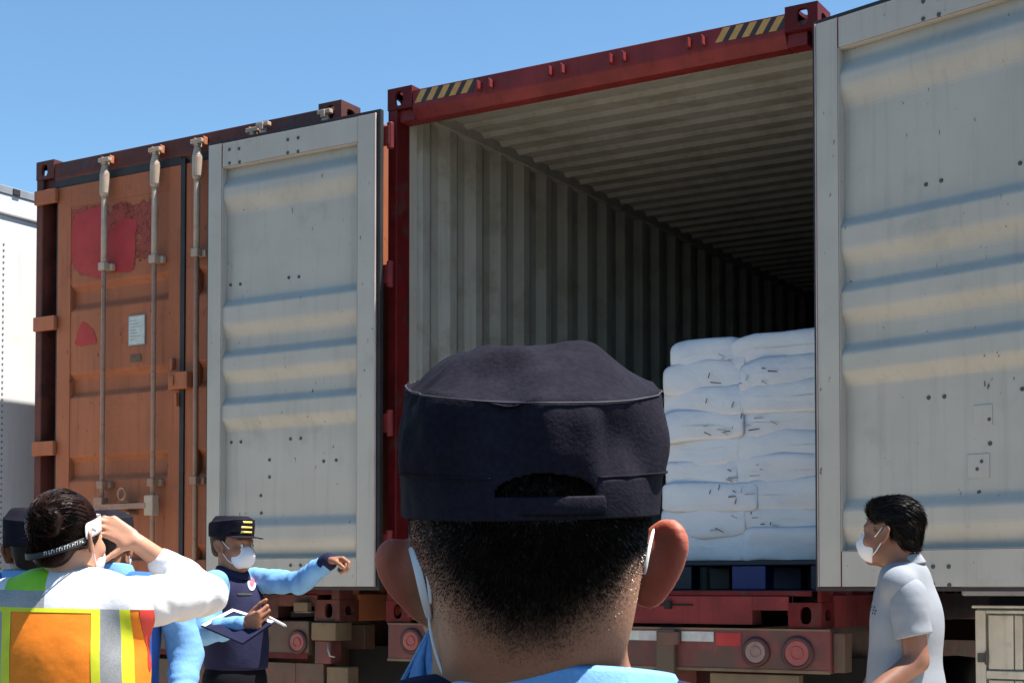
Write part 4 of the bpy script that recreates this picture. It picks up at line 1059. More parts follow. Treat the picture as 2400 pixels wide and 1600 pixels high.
for s in (-1, 1):
    bp_ += [cap(tc + tR @ V(s*.18,-.01,1.37*HS), tc + tR @ V(s*.235,-.02,1.08*HS), .047, .04, k=.02), cap(tc + tR @ V(s*.235,-.02,1.08*HS), tc + tR @ V(s*.23,.07,.84*HS), .039, .027, k=.015)]
    bp_ += hand_prims(tc + tR @ V(s*.23,.075,.82*HS), (0,.12,-1), (-s,0,0), (0,1,.1), (.25,.35,.25), sc=.95)
body = sdf_obj("body", bp_, .0028, mt['skinfade'], pm, fine_z=1.30, smooth=2)
pxs = np.array([900, 950, 1010, 1100, 1200, 1290, 1400, 1500, 1545, 1600]); pys = np.array([1235, 1300, 1400, 1480, 1545, 1535, 1450, 1330, 1215, 1150])
ZX = (pxs - 1262)/CF*.95; ZZ = CZ + (1372 - pys)/CF*.93
CAPR = rotz(.22) @ rotx(.07) @ roty(-.035); OP = (-.16, .34, .050, .0635)
def hairw(p):
    zl = np.interp(p[:,0], ZX, ZZ)
    t = np.clip((p[:,2] - zl + .022)/.074, 0, 1); t = t*t*(3-2*t)
    side = np.clip((p[:,0] + .077)/.045, 0, 1)*.55 + .45
    ok = (p[:,2] > 1.36) & (p[:,1] < .045) & (p[:,2] < 1.60)
    q = (p - hc) @ hR      # keep hair off the ears
    ear = (np.abs(q[:,0]) > .0775) & (q[:,2] < .05)
    cq = (p - hc) @ CAPR; th = np.arctan2(cq[:,0], -(cq[:,1] + .012))
    under = (cq[:,2] < .0375) | ((np.abs(th - OP[0]) < .40) & (cq[:,2] > .046) & (cq[:,2] < .082) & (cq[:,1] < 0))
    return t*side*ok*(~ear)*under
vv = np.empty(len(body.data.vertices)*3); body.data.vertices.foreach_get("co", vv); vv = vv.reshape(-1, 3)
at_ = body.data.attributes.new("stubble", 'FLOAT', 'POINT'); at_.data.foreach_set("value", (hairw(vv)*1.0).astype(np.float32))
hq = (vv - hc) @ hR
fl_ = np.clip((np.abs(hq[:,0]) - .070)/.012, 0, 1)*(hq[:,2] < .05)*(hq[:,2] > -.06)*(np.abs(hq[:,1]) < .05)
at_ = body.data.attributes.new("ear_glow", 'FLOAT', 'POINT'); at_.data.foreach_set("value", (fl_*.5).astype(np.float32))
strands("hair", body, lambda p: hairw(p)**1.25 * (p[:,2] < 1.55), 60000, (.0006, .0036), .00011, pm, mt['strand'], 5)
eyes(pm, hR, hc)
cR = rotz(.22) @ rotx(.07) @ roty(-.035)
OP = (-.16, .34, .050, .0635)
cp = make_cap(pm, cR, hc, a=.0808, b=.105, zb=.036, zs=(.104,.132), ztop=.144, flat=.52, nt=320, amp=.0062, puff=.034, opening=OP, brim=.06, bspan=.8, seed=3,
              dents=((-.45, .096, .20, .020, -.008), (-.30, .082, .10, .030, -.005), (.55, .085, .35, .016, -.004), (-.55, .128, .35, .012, -.005), (-.75, .070, .12, .03, -.004), (.9, .098, .30, .020, -.003), (.15, .112, .12, .006, .002), (1.0, .085, .2, .03, .003)))
lo_, hi_ = [], []
for k in range(25):
    th = OP[0] + (-.46 + .92*k/24)*1.0
    for z, ls in ((.0385, lo_), (.0505, hi_)): ls.append(tuple(hc + cR @ V(.0830*math.sin(th), -.1072*math.cos(th) - .012, z)))
st = band("cap_strap", lo_, hi_, mt['navycap'], cp, .002, closed=False, sub=1)
for th in (-1.05, 1.35):
    m = MB(); q0 = hc + cR @ V(.0832*math.sin(th), -.1068*math.cos(th) - .012, .078); n_ = Vector(cR @ V(math.sin(th), -math.cos(th), 0))
    u_ = n_.orthogonal().normalized(); w_ = n_.cross(u_)
    m.tube([Vector(q0) + (u_*math.cos(t) + w_*math.sin(t))*.0026 for t in np.linspace(0, 2*math.pi, 13)[:-1]], .0007, 5, closed=True); m.build("eyelet", mt['cappiping'], cp, smooth=True)
mk = mask(pm, hR, hc, straps=False)
def ribbon(pts, wd, name="mask_strap", parent=None, th=.0012):
    pts = [np.array(p) for p in pts]; lo, hi = [], []
    for i, p in enumerate(pts):
        d = pts[min(i+1, len(pts)-1)] - pts[max(i-1, 0)]; s = np.cross(d, V(.3, 1, 0)); s /= np.linalg.norm(s); lo.append(tuple(p - s*wd/2)); hi.append(tuple(p + s*wd/2))
    return band(name, lo, hi, mt['mask'], parent, th, closed=False, sub=2)
ribbon([L(958, 1262, .985), L(968, 1290, .968), L(981, 1340, .958), L(992, 1390, .958), L(1002, 1432, .968), L(1006, 1455, .985)], .0062, parent=mk)
ribbon([L(985, 1275, .968), L(998, 1320, .950), L(1006, 1370, .950), L(1010, 1420, .958)], .0028, parent=mk)
ribbon([L(1004, 1440, .972), L(1010, 1490, .975), L(1026, 1550, .975), L(1052, 1610, .972)], .0022, parent=mk)
ribbon([L(1533, 1235, 1.0), L(1525, 1268, .990), L(1517, 1308, .985), L(1510, 1350, .985)], .0026, parent=mk)
# shirt, vest and collar
sl = []
for s in (-1, 1):
    sl += [cap(tc + tR @ V(s*.165,-.01,1.365*HS), tc + tR @ V(s*.235,-.02,1.08*HS), .066, .058, k=.03, wr=(.004, 26, 3)), cap(tc + tR @ V(s*.235,-.02,1.08*HS), tc + tR @ V(s*.23,.065,.86*HS), .056, .042, k=.02, wr=(.004, 26, 5))]
sdf_obj("shirt", torso_prims(tc, tR, .010, hs=HS) + sl, .008, mt['lblue'], pm)
vest = sdf_obj("vest", torso_prims(tc, tR, .024, .98, hs=HS) + [cap(V(-.075,-.035,1.325), V(.095,-.035,1.325), .048, .048, k=.04)], .006, mt['navy'], pm)
sdf_obj("trousers", leg_prims(tc, tR, .012, hs=HS) + [ell(tc + V(0,0,.95*HS), (.178,.13,.14), k=.04)], .012, mt['blackcloth'], pm)
shoes(tc, tR, pm, mt['shoe'])
def colz(a): 
    bk = max(0, -math.sin(a)); return V(0, 0, .0105*bk**1.5)
CC = V(.014, .000, .003)
hi_ = ring_pts(CC, I3, 0.0755, .083, 1.3845, 48, colz); lo_ = ring_pts(CC, I3, .086, .094, 1.352, 48, colz)
band("collar", lo_, hi_, mt['lblue'], pm, .003)
# the open front point of the collar stands up beside the left side of the neck
g_ = []; NW = 16; A = L(1007, 1476, 1.02); B_ = L(918, 1640, 1.07); C_ = L(1082, 1640, 1.0)
for j in range(NW + 1):
    f = j/NW
    for i in range(NW + 1):
        u = i/NW; p = A + (B_ - A)*f*(1-u) + (C_ - A)*f*u
        rp = .0035*math.sin(u*17 + 3*f + 2*math.sin(f*5))*f**.5 + .003*math.sin(u*31 - 7*f)*f
        g_.append(tuple(p + V(0, -1, 0)*rp*1.6 + V(0, -.012*math.sin(math.pi*u)*f, 0)))
m = MB(); m.add(g_, [(j*(NW+1)+i, j*(NW+1)+i+1, (j+1)*(NW+1)+i+1, (j+1)*(NW+1)+i) for j in range(NW) for i in range(NW)])
cw_ = m.build("collar_point", mt['denim'], pm, smooth=True); md = cw_.modifiers.new("solid", 'SOLIDIFY'); md.thickness = .002; sb = cw_.modifiers.new("sub", 'SUBSURF'); sb.levels = 1; sb.render_levels = 1
m = MB(); m.tube([Vector(A + (B_ - A)*t) + Vector((0, -.002, 0)) for t in np.linspace(0.02, 1, 12)], .0013, 6); m.tube([Vector(A + (C_ - A)*t) + Vector((0, -.002, 0)) for t in np.linspace(0.02, 1, 12)], .0013, 6)
m.build("collar_edge", mt['lblue'], cw_, smooth=True)

# ================================================================== 2. WOMAN IN THE ORANGE VEST
pw_, L = person(175, 4.0, "person in bright orange vest with bun, white sleeve raised to the forehead")
hc = L(158, 1262, 4.0); hR = rotz(-.42) @ rotx(.06); tc = V(.0, .0, 0); tR = rotz(-.12)
SR, ER, WR_ = L(322, 1412, 4.0), L(488, 1392, 4.22), L(322, 1272, 4.12)
SL, EL, WL = L(0, 1418, 4.0), L(-62, 1570, 4.0), L(-40, 1700, 4.12)
fR = rotz(.0)
bp_ = tf(head_prims(), hR, hc) + [cap(hc + hR @ V(0,-.016,-.05), L(172, 1415, 4.0), .052, .060, k=.03)] + torso_prims(tc, tR, 0, .95) + leg_prims(tc, tR)
bp_ += [cap(SR, ER, .044, .038, k=.02), cap(ER, WR_, .037, .025, k=.012), cap(SL, EL, .044, .038, k=.02), cap(EL, WL, .037, .026, k=.012)]
hd_ = L(262, 1236, 4.10) - WR_
bp_ += hand_prims(WR_ + hd_*.10, hd_, (-.55, .35, -.75), (-.25, -.35, -1.0), ((.25,.6,.35),(.3,.55,.4),(.35,.6,.4),(.5,.6,.4)), tcurl=(.15,.2), sc=.88, tdir=(.85,.5,.1), spread=.16)
bp_ += hand_prims(WL, (.1,.3,-1), (1,0,0), (0,1,.2), (.3,.4,.3), sc=.9)
sdf_obj("body", bp_, .0048, mt['skinlight'], pw_, fine_z=1.18, smooth=1)
eyes(pw_, hR, hc)
hp = [ell((0,-.020,.042), (.085,.100,.090)), ell((0,-.066,-.030), (.058,.042,.050), k=.03), ell((.066,.005,.01), (.02,.035,.035), k=.02), ell((-.066,.005,.01), (.02,.035,.035), k=.02),
      halfspace((0,.062,.03), (0,-1,.75), k=.01), halfspace((0,-.075,-.078), (0,-.2,1), k=.02)]
bc = V(.030,-.112,.046); pr = None
for i, a in enumerate(np.linspace(0, 4.2*math.pi, 40)):
    rr = .008 + .025*min(1, i/34); q = bc + V(rr*math.cos(a), -.016 + .020*i/40 + .004*math.sin(i*1.7), rr*math.sin(a))
    if pr is not None: hp.append(cap(pr, q, .0105, .0105, k=.002))
    pr = q
hp.append(ell(bc + V(0,.012,0), (.038,.022,.038), k=.01))
hairo = sdf_obj("hair", tf(hp, hR, hc), .0034, mt['hairbun'], pw_, smooth=1)
rg = random.Random(4); m = MB()     # loose combed locks over the crown
for i in range(90):
    a0 = rg.uniform(0, 2*math.pi); ls = []
    for t in np.linspace(0, 1, 8):
        ph = 1.62*(1-t) + .20*t; a = a0 + .35*math.sin(t*2)
        d = V(math.cos(a)*math.sin(ph), -math.cos(ph), math.sin(a)*math.sin(ph)); q = V(0,-.020,.042) + d*V(.0865,.1015,.0915)
        if q[2] < -.055 or q[1] > .03: continue
        ls.append(Vector(hc + hR @ q))
    if len(ls) > 3: m.tube(ls, [.0012]*len(ls), 5)
m.build("hair_locks", mt['hairbun'], hairo, smooth=True)
bw = hc + hR @ (bc + V(0, -.02, 0))
def lay_bun(p):
    d = bw - p; ds = np.linalg.norm(d, axis=1, keepdims=True); sw = np.cross(d/ds, hR @ V(0,-1,0)); near = np.clip(1 - (ds - .02)/.03, 0, 1)
    return d/ds*(1-near) + sw*near
strands("hair_strands", hairo, lambda p: (((p - hc) @ hR)[:,1] < .03)*1.0, 9000, (.016, .028), .00045, pw_, mt['hairbun'], 7, lay=lay_bun, nk=.10, jit=.16)
# headband strap with woven white ticks, and the pale frame of the face shield
def hb(th, z, off=0.0): return hc + hR @ V((.0885+off)*math.sin(th), -(.1045+off)*math.cos(th) - .018, z - .010 + .030*(-math.cos(th)) + .012*math.sin(th))
n_ = 60
lo_ = [tuple(hb(2*math.pi*k/n_, -.010)) for k in range(n_)]; hi_ = [tuple(hb(2*math.pi*k/n_, .008)) for k in range(n_)]
hbo = band("headband", lo_, hi_, mt['strapblack'], pw_, .002, sub=1)
m = MB(); rg = random.Random(9)
for k in range(16):
    th = .28 + k*.068; hgt = rg.choice((.0075, .0095, .0085)); w_ = .012
    q = [hb(th, -.004, .0022), hb(th + w_, -.004, .0022), hb(th + w_, -.004 + hgt, .0022), hb(th, -.004 + hgt, .0022)]
    m.add([tuple(x) for x in q], [(0,1,2,3)])
    if k % 3 != 1:
        zz = rg.choice((-.004, .0005, .0035)); q = [hb(th, zz, .0023), hb(th + .045, zz, .0023), hb(th + .045, zz + .002, .0023), hb(th, zz + .002, .0023)]; m.add([tuple(x) for x in q], [(0,1,2,3)])
m.build("strap_lettering", mt['page'], hbo, fixn=False)
lo_ = [tuple(hb(1.38 + 3.5*k/30, -.002, .004)) for k in range(31)]; hi_ = [tuple(hb(1.38 + 3.5*k/30, .044, .003)) for k in range(31)]
band("face_shield_frame", lo_, hi_, mt['visor'], pw_, .003, closed=False)
mask(pw_, hR, hc, straps=True)
wr_ = (.0055, 22, 2)
sh = torso_prims(tc, tR, .010, .95) + [cap(SR, ER, .074, .055, k=.02, wr=(.0075, 17, 2, 2.2)), cap(ER, ER + (WR_-ER)*.64, .051, .041, k=.015, wr=(.0075, 19, 6, 2.2)), cap(SL, EL, .066, .056, k=.03, wr=wr_), cap(EL, EL + (WL-EL)*.9, .052, .04, k=.02, wr=wr_)]
sdf_obj("shirt", sh, .0052, mt['wshirt'], pw_, fine_z=1.15)
# vest: one draped shell cut cleanly along its tapes
vo = sdf_obj("vest", torso_prims(tc - V(.012,0,0), tR, .026, 1.08, wr=(.006, 8, 8, 5, 4)) + [ell(V(-.012,0,1.14), (.198,.135,.27), tR, k=.05, wr=(.006,8,8,5,9), p=2.6)] + [cap(L(95, 1392, 3.98), L(250, 1392, 3.98), .040, .040, k=.05)], .006, mt['hivis'], pw_, fine_z=1.0)
b = bmesh.new(); b.from_mesh(vo.data)
vx = lambda px: (px - 175)/CF*3.9; vz = lambda py: CZ + (1372 - py)/CF*3.9
cuts_x = [vx(q) for q in (28, 52, 246, 266, 310, 333, 352)]; cuts_all = cuts_x + [vx(135)]
cuts_z = [vz(q) for q in (1384, 1424, 1434)]
for x in cuts_all: bmesh.ops.bisect_plane(b, geom=b.verts[:] + b.edges[:] + b.faces[:], plane_co=(x, 0, 1.36), plane_no=(1, 0, .05), dist=1e-5)
for z in cuts_z: bmesh.ops.bisect_plane(b, geom=b.verts[:] + b.edges[:] + b.faces[:], plane_co=(0, 0, z), plane_no=(.02, 0, 1), dist=1e-5)
def zone(c):
    x = c.x + (c.z - 1.36)*.05; z = c.z + c.x*.02
    if z > cuts_z[0]: return "shaded_trim" if vx(28) < x < vx(135) else "sunlit_yoke"  # left trim coloured as in shade, right part white as in sun
    if z > cuts_z[1]: return "reflective_tape" if x < vx(135) else "sunlit_yoke"  # tape stays grey on the left, sun glare painted white on the right
    if z > cuts_z[2] and x < cuts_x[2]: return "lime_trim"
    if x < cuts_x[0] : return "reflective_tape"
    if x < cuts_x[1]: return "lime_trim"
    if x < cuts_x[2]: return "panel"
    if x < cuts_x[3]: return "lime_trim"
    if x < cuts_x[4]: return "reflective_tape"
    if x < cuts_x[5]: return "lime_trim"
    if x < cuts_x[6]: return "panel"
    return "side_panel"
zm = {"shaded_trim": mt['green'], "lime_trim": mt['lime'], "reflective_tape": mt['retro'], "side_panel": mt['redcloth'], "sunlit_yoke": mt['wshirt']}
for zn in ("shaded_trim", "lime_trim", "reflective_tape", "side_panel", "sunlit_yoke"):
    c2 = b.copy(); bmesh.ops.delete(c2, geom=[f for f in c2.faces if zone(f.calc_center_median()) != zn], context='FACES')
    if not c2.faces: c2.free(); continue
    for v_ in c2.verts: v_.co += v_.normal*.0012
    me = bpy.data.meshes.new(zn); c2.to_mesh(me); c2.free(); me.materials.append(zm[zn])
    for p_ in me.polygons: p_.use_smooth = True
    o = bpy.data.objects.new(zn, me); COL.objects.link(o); o.parent = vo
bmesh.ops.delete(b, geom=[f for f in b.faces if zone(f.calc_center_median()) != "panel"], context='FACES'); b.to_mesh(vo.data); b.free()
for p_ in vo.data.polygons: p_.use_smooth = True
cc = L(172, 1392, 4.0)
band("neck_trim", ring_pts(cc, I3, .078, .080, -.012, 32, lambda a: V(0,0,.016*max(0,-math.sin(a)))), ring_pts(cc, I3, .070, .072, .012, 32, lambda a: V(0,0,.016*max(0,-math.sin(a)))), mt['lime'], vo, .003)
sdf_obj("trousers", leg_prims(tc, tR, .014) + [ell(tc + V(0,0,.93), (.178,.13,.13), k=.04)], .013, mt['blackcloth'], pw_)
shoes(tc, tR, pw_, mt['shoe'])

# ================================================================== 3. MAN IN ROYAL BLUE behind the woman
pb, L = person(275, 6.0, "person in royal blue shirt with pale collar, half hidden behind the orange vest")
hc = L(258, 1278, 6.0); hR = rotz(-.18) @ rotx(.0); tc = V(0, .0, 0); tR = rotz(-.05); HS = .995
SR, ER, WR_ = L(404, 1402, 6.0), L(436, 1530, 6.0), L(420, 1680, 5.85); SL, EL, WL = L(140, 1402, 6.0), L(115, 1530, 6.0), L(165, 1680, 5.85)
bp_ = tf(head_prims(), hR, hc) + [cap(hc + hR @ V(0,-.016,-.05), L(268, 1360, 6.0), .055, .062, k=.03)] + torso_prims(tc, tR, 0, 1.0, hs=HS) + leg_prims(tc, tR)
bp_ += [cap(SR, ER, .046, .04, k=.02), cap(ER, WR_, .039, .027, k=.012), cap(SL, EL, .046, .04, k=.02), cap(EL, WL, .039, .027, k=.012)]
bp_ += hand_prims(WR_, (0,.3,-1), (-1,0,0), (0,1,.2), (.3,.4,.3)) + hand_prims(WL, (0,.3,-1), (1,0,0), (0,1,.2), (.3,.4,.3))
sdf_obj("body", bp_, .007, mt['skin'], pb, fine_z=1.3)
eyes(pb, hR, hc)
sdf_obj("hair", tf([ell((0,-.022,.036), (.080,.100,.084)), ell((0,-.066,-.025), (.056,.038,.045), k=.03), halfspace((0,.045,.03), (0,-1,.6), k=.01), halfspace((0,-.07,-.066), (0,0,1), k=.01)], hR, hc), .006, mt['hair'], pb)
make_cap(pb, hR, hc, zb=.034, zs=(.100,.124), ztop=.140, nt=80, brim=.065, seed=5)
mask(pb, hR, hc)
sdf_obj("shirt", torso_prims(tc, tR, .014, 1.0, wr=(.004,10,10,6,3), hs=HS) + [cap(L(215,1366,5.98), L(345,1366,5.98), .045, .045, k=.05)], .007, mt['royal'], pb, fine_z=1.15)
for s_, (a_, b2, c_) in enumerate(((SR, ER, WR_), (SL, EL, WL))):
    sdf_obj("sleeve", [cap(a_, b2, .072, .068, k=.03, wr=(.007, 22, 3+s_)), cap(b2, b2 + (c_-b2)*.9, .066, .05, k=.03, wr=(.007, 24, 6+s_))], .006, mt['lblue'], pb)
cc = L(268, 1340, 6.0)
band("collar", ring_pts(cc, I3, .086, .088, -.018, 32), ring_pts(cc, I3, .068, .070, .030, 32, lambda a: V(0,0,.010*max(0,-math.sin(a)))), mt['lblue'], pb, .004)
m = MB(); q0, q1 = L(271, 1371, 5.83), L(305, 1358, 5.83); m.box(q0[0], q1[0], q0[1] - .012, q0[1] + .05, q0[2], q1[2]); m.build("back_label", mt['page'], pb, bevel=.002)
sdf_obj("trousers", leg_prims(tc, tR, .014) + [ell(tc + V(0,0,.93), (.178,.13,.13), k=.04)], .014, mt['blackcloth'], pb)
shoes(tc, tR, pb, mt['shoe'])

# ================================================================== 4. MAN IN A BLACK CAP at the left edge
pl_, L = person(66, 4.7, "person in black cap and blue shirt at the left edge behind the bun")
hc = L(82, 1290, 4.7); hR = rotz(.25) @ rotx(.05); tc = V(0, .0, 0); tR = rotz(.1); HS = .985
SR, ER, WR_ = L(190, 1410, 4.7), L(215, 1550, 4.7), L(190, 1700, 4.6); SL, EL, WL = L(-60, 1410, 4.7), L(-85, 1550, 4.7), L(-60, 1700, 4.6)
bp_ = tf(head_prims(), hR, hc) + [cap(hc + hR @ V(0,-.016,-.05), L(68, 1380, 4.7), .056, .064, k=.03)] + torso_prims(tc, tR, 0, 1.0, hs=HS) + leg_prims(tc, tR)
bp_ += [cap(SR, ER, .046, .04, k=.02), cap(ER, WR_, .039, .027, k=.012), cap(SL, EL, .046, .04, k=.02), cap(EL, WL, .039, .027, k=.012)]
bp_ += hand_prims(WR_, (0,.3,-1), (-1,0,0), (0,1,.2), (.3,.4,.3)) + hand_prims(WL, (0,.3,-1), (1,0,0), (0,1,.2), (.3,.4,.3))
sdf_obj("body", bp_, .007, mt['skin'], pl_, fine_z=1.3)
eyes(pl_, hR, hc)
sdf_obj("hair", tf([ell((0,-.022,.036), (.080,.100,.084)), ell((0,-.066,-.025), (.056,.038,.042), k=.03), halfspace((0,.045,.03), (0,-1,.6), k=.01), halfspace((0,-.07,-.055), (0,0,1), k=.01)], hR, hc), .006, mt['hair'], pl_)
make_cap(pl_, hR, hc, a=.095, b=.112, zb=.016, zs=(.094,.112), ztop=.133, flat=.7, nt=96, brim=.06, seed=7)
mask(pl_, hR, hc)
sdf_obj("shirt", torso_prims(tc, tR, .016, 1.0, wr=(.004,10,10,6,3), hs=HS) + [cap(SR, ER, .070, .06, k=.03, wr=(.005,22,3)), cap(ER, ER+(WR_-ER)*.9, .06, .045, k=.03), cap(SL, EL, .070, .06, k=.03, wr=(.005,22,4)), cap(EL, EL+(WL-EL)*.9, .06, .045, k=.03), cap(L(0,1378,4.68), L(120,1378,4.68), .045, .045, k=.05)], .007, mt['royal'], pl_, fine_z=1.15)
cc = L(64, 1352, 4.7)
band("collar", ring_pts(cc, I3, .090, .092, -.02, 32), ring_pts(cc, I3, .070, .072, .026, 32), mt['lblue'], pl_, .004)
sdf_obj("trousers", leg_prims(tc, tR, .014) + [ell(tc + V(0,0,.93), (.178,.13,.13), k=.04)], .014, mt['blackcloth'], pl_)
shoes(tc, tR, pl_, mt['shoe'])

# ================================================================== 5. OFFICER POINTING
po, L = person(552, 7.0, "person in navy vest and striped cap pointing with one arm and holding a notebook")
hc = L(546, 1278, 7.0); hR = rotz(-2.15) @ rotx(-.03); tc = V(0, 0, 0); tR = rotz(-1.95); HS = 1.015
SL, EL, WL = L(596, 1358, 7.12), L(700, 1366, 6.95), L(772, 1314, 6.80)
SR, ER, WR_ = L(502, 1368, 6.82), L(478, 1480, 6.72), L(582, 1462, 6.52)
bp_ = tf(head_prims(), hR, hc) + [cap(hc + hR @ V(0,-.016,-.05), L(545, 1365, 7.0), .056, .064, k=.03)] + torso_prims(tc, tR, 0, .96, hs=HS) + leg_prims(tc, tR)
bp_ += [cap(SL, EL, .046, .04, k=.02), cap(EL, WL, .039, .027, k=.012), cap(SR, ER, .046, .04, k=.02), cap(ER, WR_, .039, .027, k=.012)]
F_ = WL - EL; F_ /= np.linalg.norm(F_)
bp_ += hand_prims(WL - F_*.005, F_ + V(.25, 0, -.35), (.0, -.35, -1), (-.1, -1, .2), ((.55,1.2,.9),(1.3,1.5,1.0),(1.35,1.5,1.0),(1.4,1.5,1.0)), tcurl=(.6,.5), sc=1.08, tdir=(.55,.75,.25))
F2 = WR_ - ER; F2 /= np.linalg.norm(F2)
bp_ += hand_prims(WR_ - F2*.02, F2 + V(0,0,.12), (.1, .95, .3), (0, -.2, 1), ((.9,1.2,.8),(1.0,1.2,.8),(1.0,1.2,.8),(1.1,1.2,.8)), tcurl=(.3,.4), sc=1.08, tdir=(.5,.8,.35))
sdf_obj("body", bp_, .0055, mt['skin'], po, fine_z=1.15, smooth=1)
eyes(po, hR, hc)
sdf_obj("hair", tf([ell((0,-.022,.036), (.080,.100,.084)), ell((0,-.066,-.025), (.056,.038,.042), k=.03), halfspace((0,.035,.03), (0,-1,.6), k=.01), halfspace((0,-.07,-.055), (0,0,1), k=.01)], hR, hc), .006, mt['hair'], po)
cpo = make_cap(po, hR, hc, a=.090, b=.110, zb=.040, zs=(.100,.122), ztop=.137, flat=.7, nt=112, brim=.062, seed=9)
for z in (.062, .084, .108):
    m = MB(); q = []
    for k in range(13):
        th = math.pi + (-.55 + .75*k/12)
        for dz in (-.0052, .0052): q.append(tuple(hc + hR @ V(.0935*math.sin(th), -.1135*math.cos(th) - .012, z + dz)))
    m.add(q, [(2*k, 2*k+2, 2*k+3, 2*k+1) for k in range(12)]); go = m.build("gold_stripe", mt['gold'], cpo, smooth=True); md = go.modifiers.new("solid", 'SOLIDIFY'); md.thickness = .002
mask(po, hR, hc)
sdf_obj("shirt", torso_prims(tc, tR, .010, .96, hs=HS) + [halfspace(tc + V(0,0,1.14), (0,0,1)), cap(SL, EL, .060, .052, k=.02, wr=(.009, 20, 3, 2.0)), cap(EL, EL+(WL-EL)*.93, .052, .041, k=.015, wr=(.009, 22, 7, 2.0)), cap(SR, ER, .066, .060, k=.03, wr=(.007,20,5)), cap(ER, ER+(WR_-ER)*.88, .058, .044, k=.02, wr=(.009,26,9))], .0055, mt['lblue'], po, fine_z=1.0)
q0, q1 = EL+(WL-EL)*.90, EL+(WL-EL)*.99
sdf_obj("cuff", [cap(q0, q1, .043, .040)], .005, mt['navy'], po)
vs_ = sdf_obj("vest", torso_prims(tc, tR, .027, .93, wr=(.005,9,9,7,6), hs=HS)[0:2] + torso_prims(tc, tR, .016, .80, hs=HS)[3:] + [halfspace(tc + V(0,0,1.06), (0,0,1), k=.01)], .006, mt['navy'], po, fine_z=1.0)
cc = L(544, 1347, 7.0)
band("vest_collar", ring_pts(cc, hR, .088, .088, -.02, 32), ring_pts(cc, hR, .070, .072, .045, 32, lambda a: V(0,0,-.03*max(0,math.sin(a)))), mt['navy'], po, .006)
from mathutils.bvhtree import BVHTree
bvv = BVHTree.FromPolygons([v.co for v in vs_.data.vertices], [p_.vertices for p_ in vs_.data.polygons])
def patch(name, px, py, rx, ry, mat, off, par=None, n=24, p=2.0):
    """sewn-on patch that lies on the vest."""
    o_ = Vector(L(1200, 1372, 0.0)); q = []
    for u, v in [(0, 0)] + oval(n, rx, ry, 0, 0, p):
        d_ = (Vector(L(px + u, py + v, 1.0)) - o_).normalized(); h_ = bvv.ray_cast(o_, d_)
        if h_[0] is None: continue
        q.append(tuple(h_[0] + h_[1]*off))
    if len(q) < 8: return None
    m = MB(); m.add(q, [(0, k, k % (len(q)-1) + 1) for k in range(1, len(q))]); o = m.build(name, mat, par or vs_, fixn=False)
    md = o.modifiers.new("solid", 'SOLIDIFY'); md.thickness = .003; md.offset = 0; return o
bd = patch("badge", 589, 1367, 9.5, 17, mt['badge'], .003)
patch("badge_emblem", 589, 1365, 5, 9, mt['badgered'], .0055, bd)
patch("name_tape", 538, 1342, 12, 4, mt['badge'], .003, p=6)
patch("pocket_flap", 572, 1392, 17, 2.5, mt['strapblack'], .003, p=5)
sdf_obj("trousers", leg_prims(tc, tR, .020) + [ell(tc + V(0,0,1.0), (.178,.138,.15), tR, k=.04)], .012, mt['blackcloth'], po)
shoes(tc, tR, po, mt['shoe'])
# things held
A, B_, C_ = L(470, 1466, 6.62), L(545, 1427, 6.70), L(668, 1464, 6.46); D_ = A + (C_ - B_) + V(0,0,-.02)
nb = empty("notebook", po.location, CYAW); tag(nb, "open notebook with white page edges and dark cover in the pointing person's hand", "notebook")
def slab(name, quad, t0, t1, mat):
    n = np.cross(quad[1]-quad[0], quad[2]-quad[0]); n /= np.linalg.norm(n); n = n if n[2] > 0 else -n
    m = MB(); m.add([tuple(p + n*t0) for p in quad] + [tuple(p + n*t1) for p in quad], [(0,1,2,3),(4,7,6,5),(0,4,5,1),(1,5,6,2),(2,6,7,3),(3,7,4,0)]); return m.build(name, mat, nb, bevel=.0015)
C2 = B_ + (C_ - B_)*.82; D2 = D_ + (C2 - C_)
slab("cover", [A, B_, C2, D2], -.004, .0, mt['navy']); q_ = lambda u, v: (A*(1-u) + B_*u)*(1-v) + (D2*(1-u) + C2*u)*v
slab("pages", [q_(.03,.0), q_(1,.0), q_(1,.97), q_(.03,.97)], .0005, .0045, mt['page'])
slab("front_cover", [q_(-.01, .11), q_(.90, .11), q_(.90, 1.01), q_(-.01, 1.01)], .005, .0075, mt['navy'])
pn = empty("pen", po.location, CYAW); tag(pn, "pale pen sticking out of the hand that holds the notebook", "pen")
m = MB(); p0, p1 = L(632, 1446, 6.44), L(668, 1465, 6.42); m.cyl(p0, p1, .0055, n=12); m.build("barrel", mt['visor'], pn, smooth=False)
m = MB(); m.cyl(p1, p1 + (p1-p0)*.12, .005, .0012, n=12); m.build("tip", mt['steel'], pn)

# ================================================================== 6. MAN IN THE GREY POLO, right
pg, L = person(2122, 5.5, "person in pale grey polo shirt with white mask and combed black hair facing left")
hc = L(2089, 1249, 5.5); hR = rotz(.97) @ rotx(.02); tc = V(0, .02, 0); tR = rotz(1.12) @ rotx(-.03); HS = 1.045
SL, EL, WL = L(2130, 1392, 5.38), L(2148, 1548, 5.36), L(1993, 1668, 5.26); SR, ER, WR_ = L(2092, 1388, 5.62), L(2085, 1540, 5.66), L(2010, 1660, 5.6)
bp_ = tf(head_prims(), hR, hc) + [cap(hc + hR @ V(0,-.020,-.05), L(2118, 1345, 5.5), .053, .062, k=.03)] + torso_prims(tc, tR, 0, .88, hs=HS) + leg_prims(tc, tR)
bp_ += [cap(SL, EL, .050, .043, k=.02), cap(EL, WL, .043, .029, k=.012), cap(SR, ER, .050, .043, k=.02), cap(ER, WR_, .043, .029, k=.012)]
F_ = WL - EL
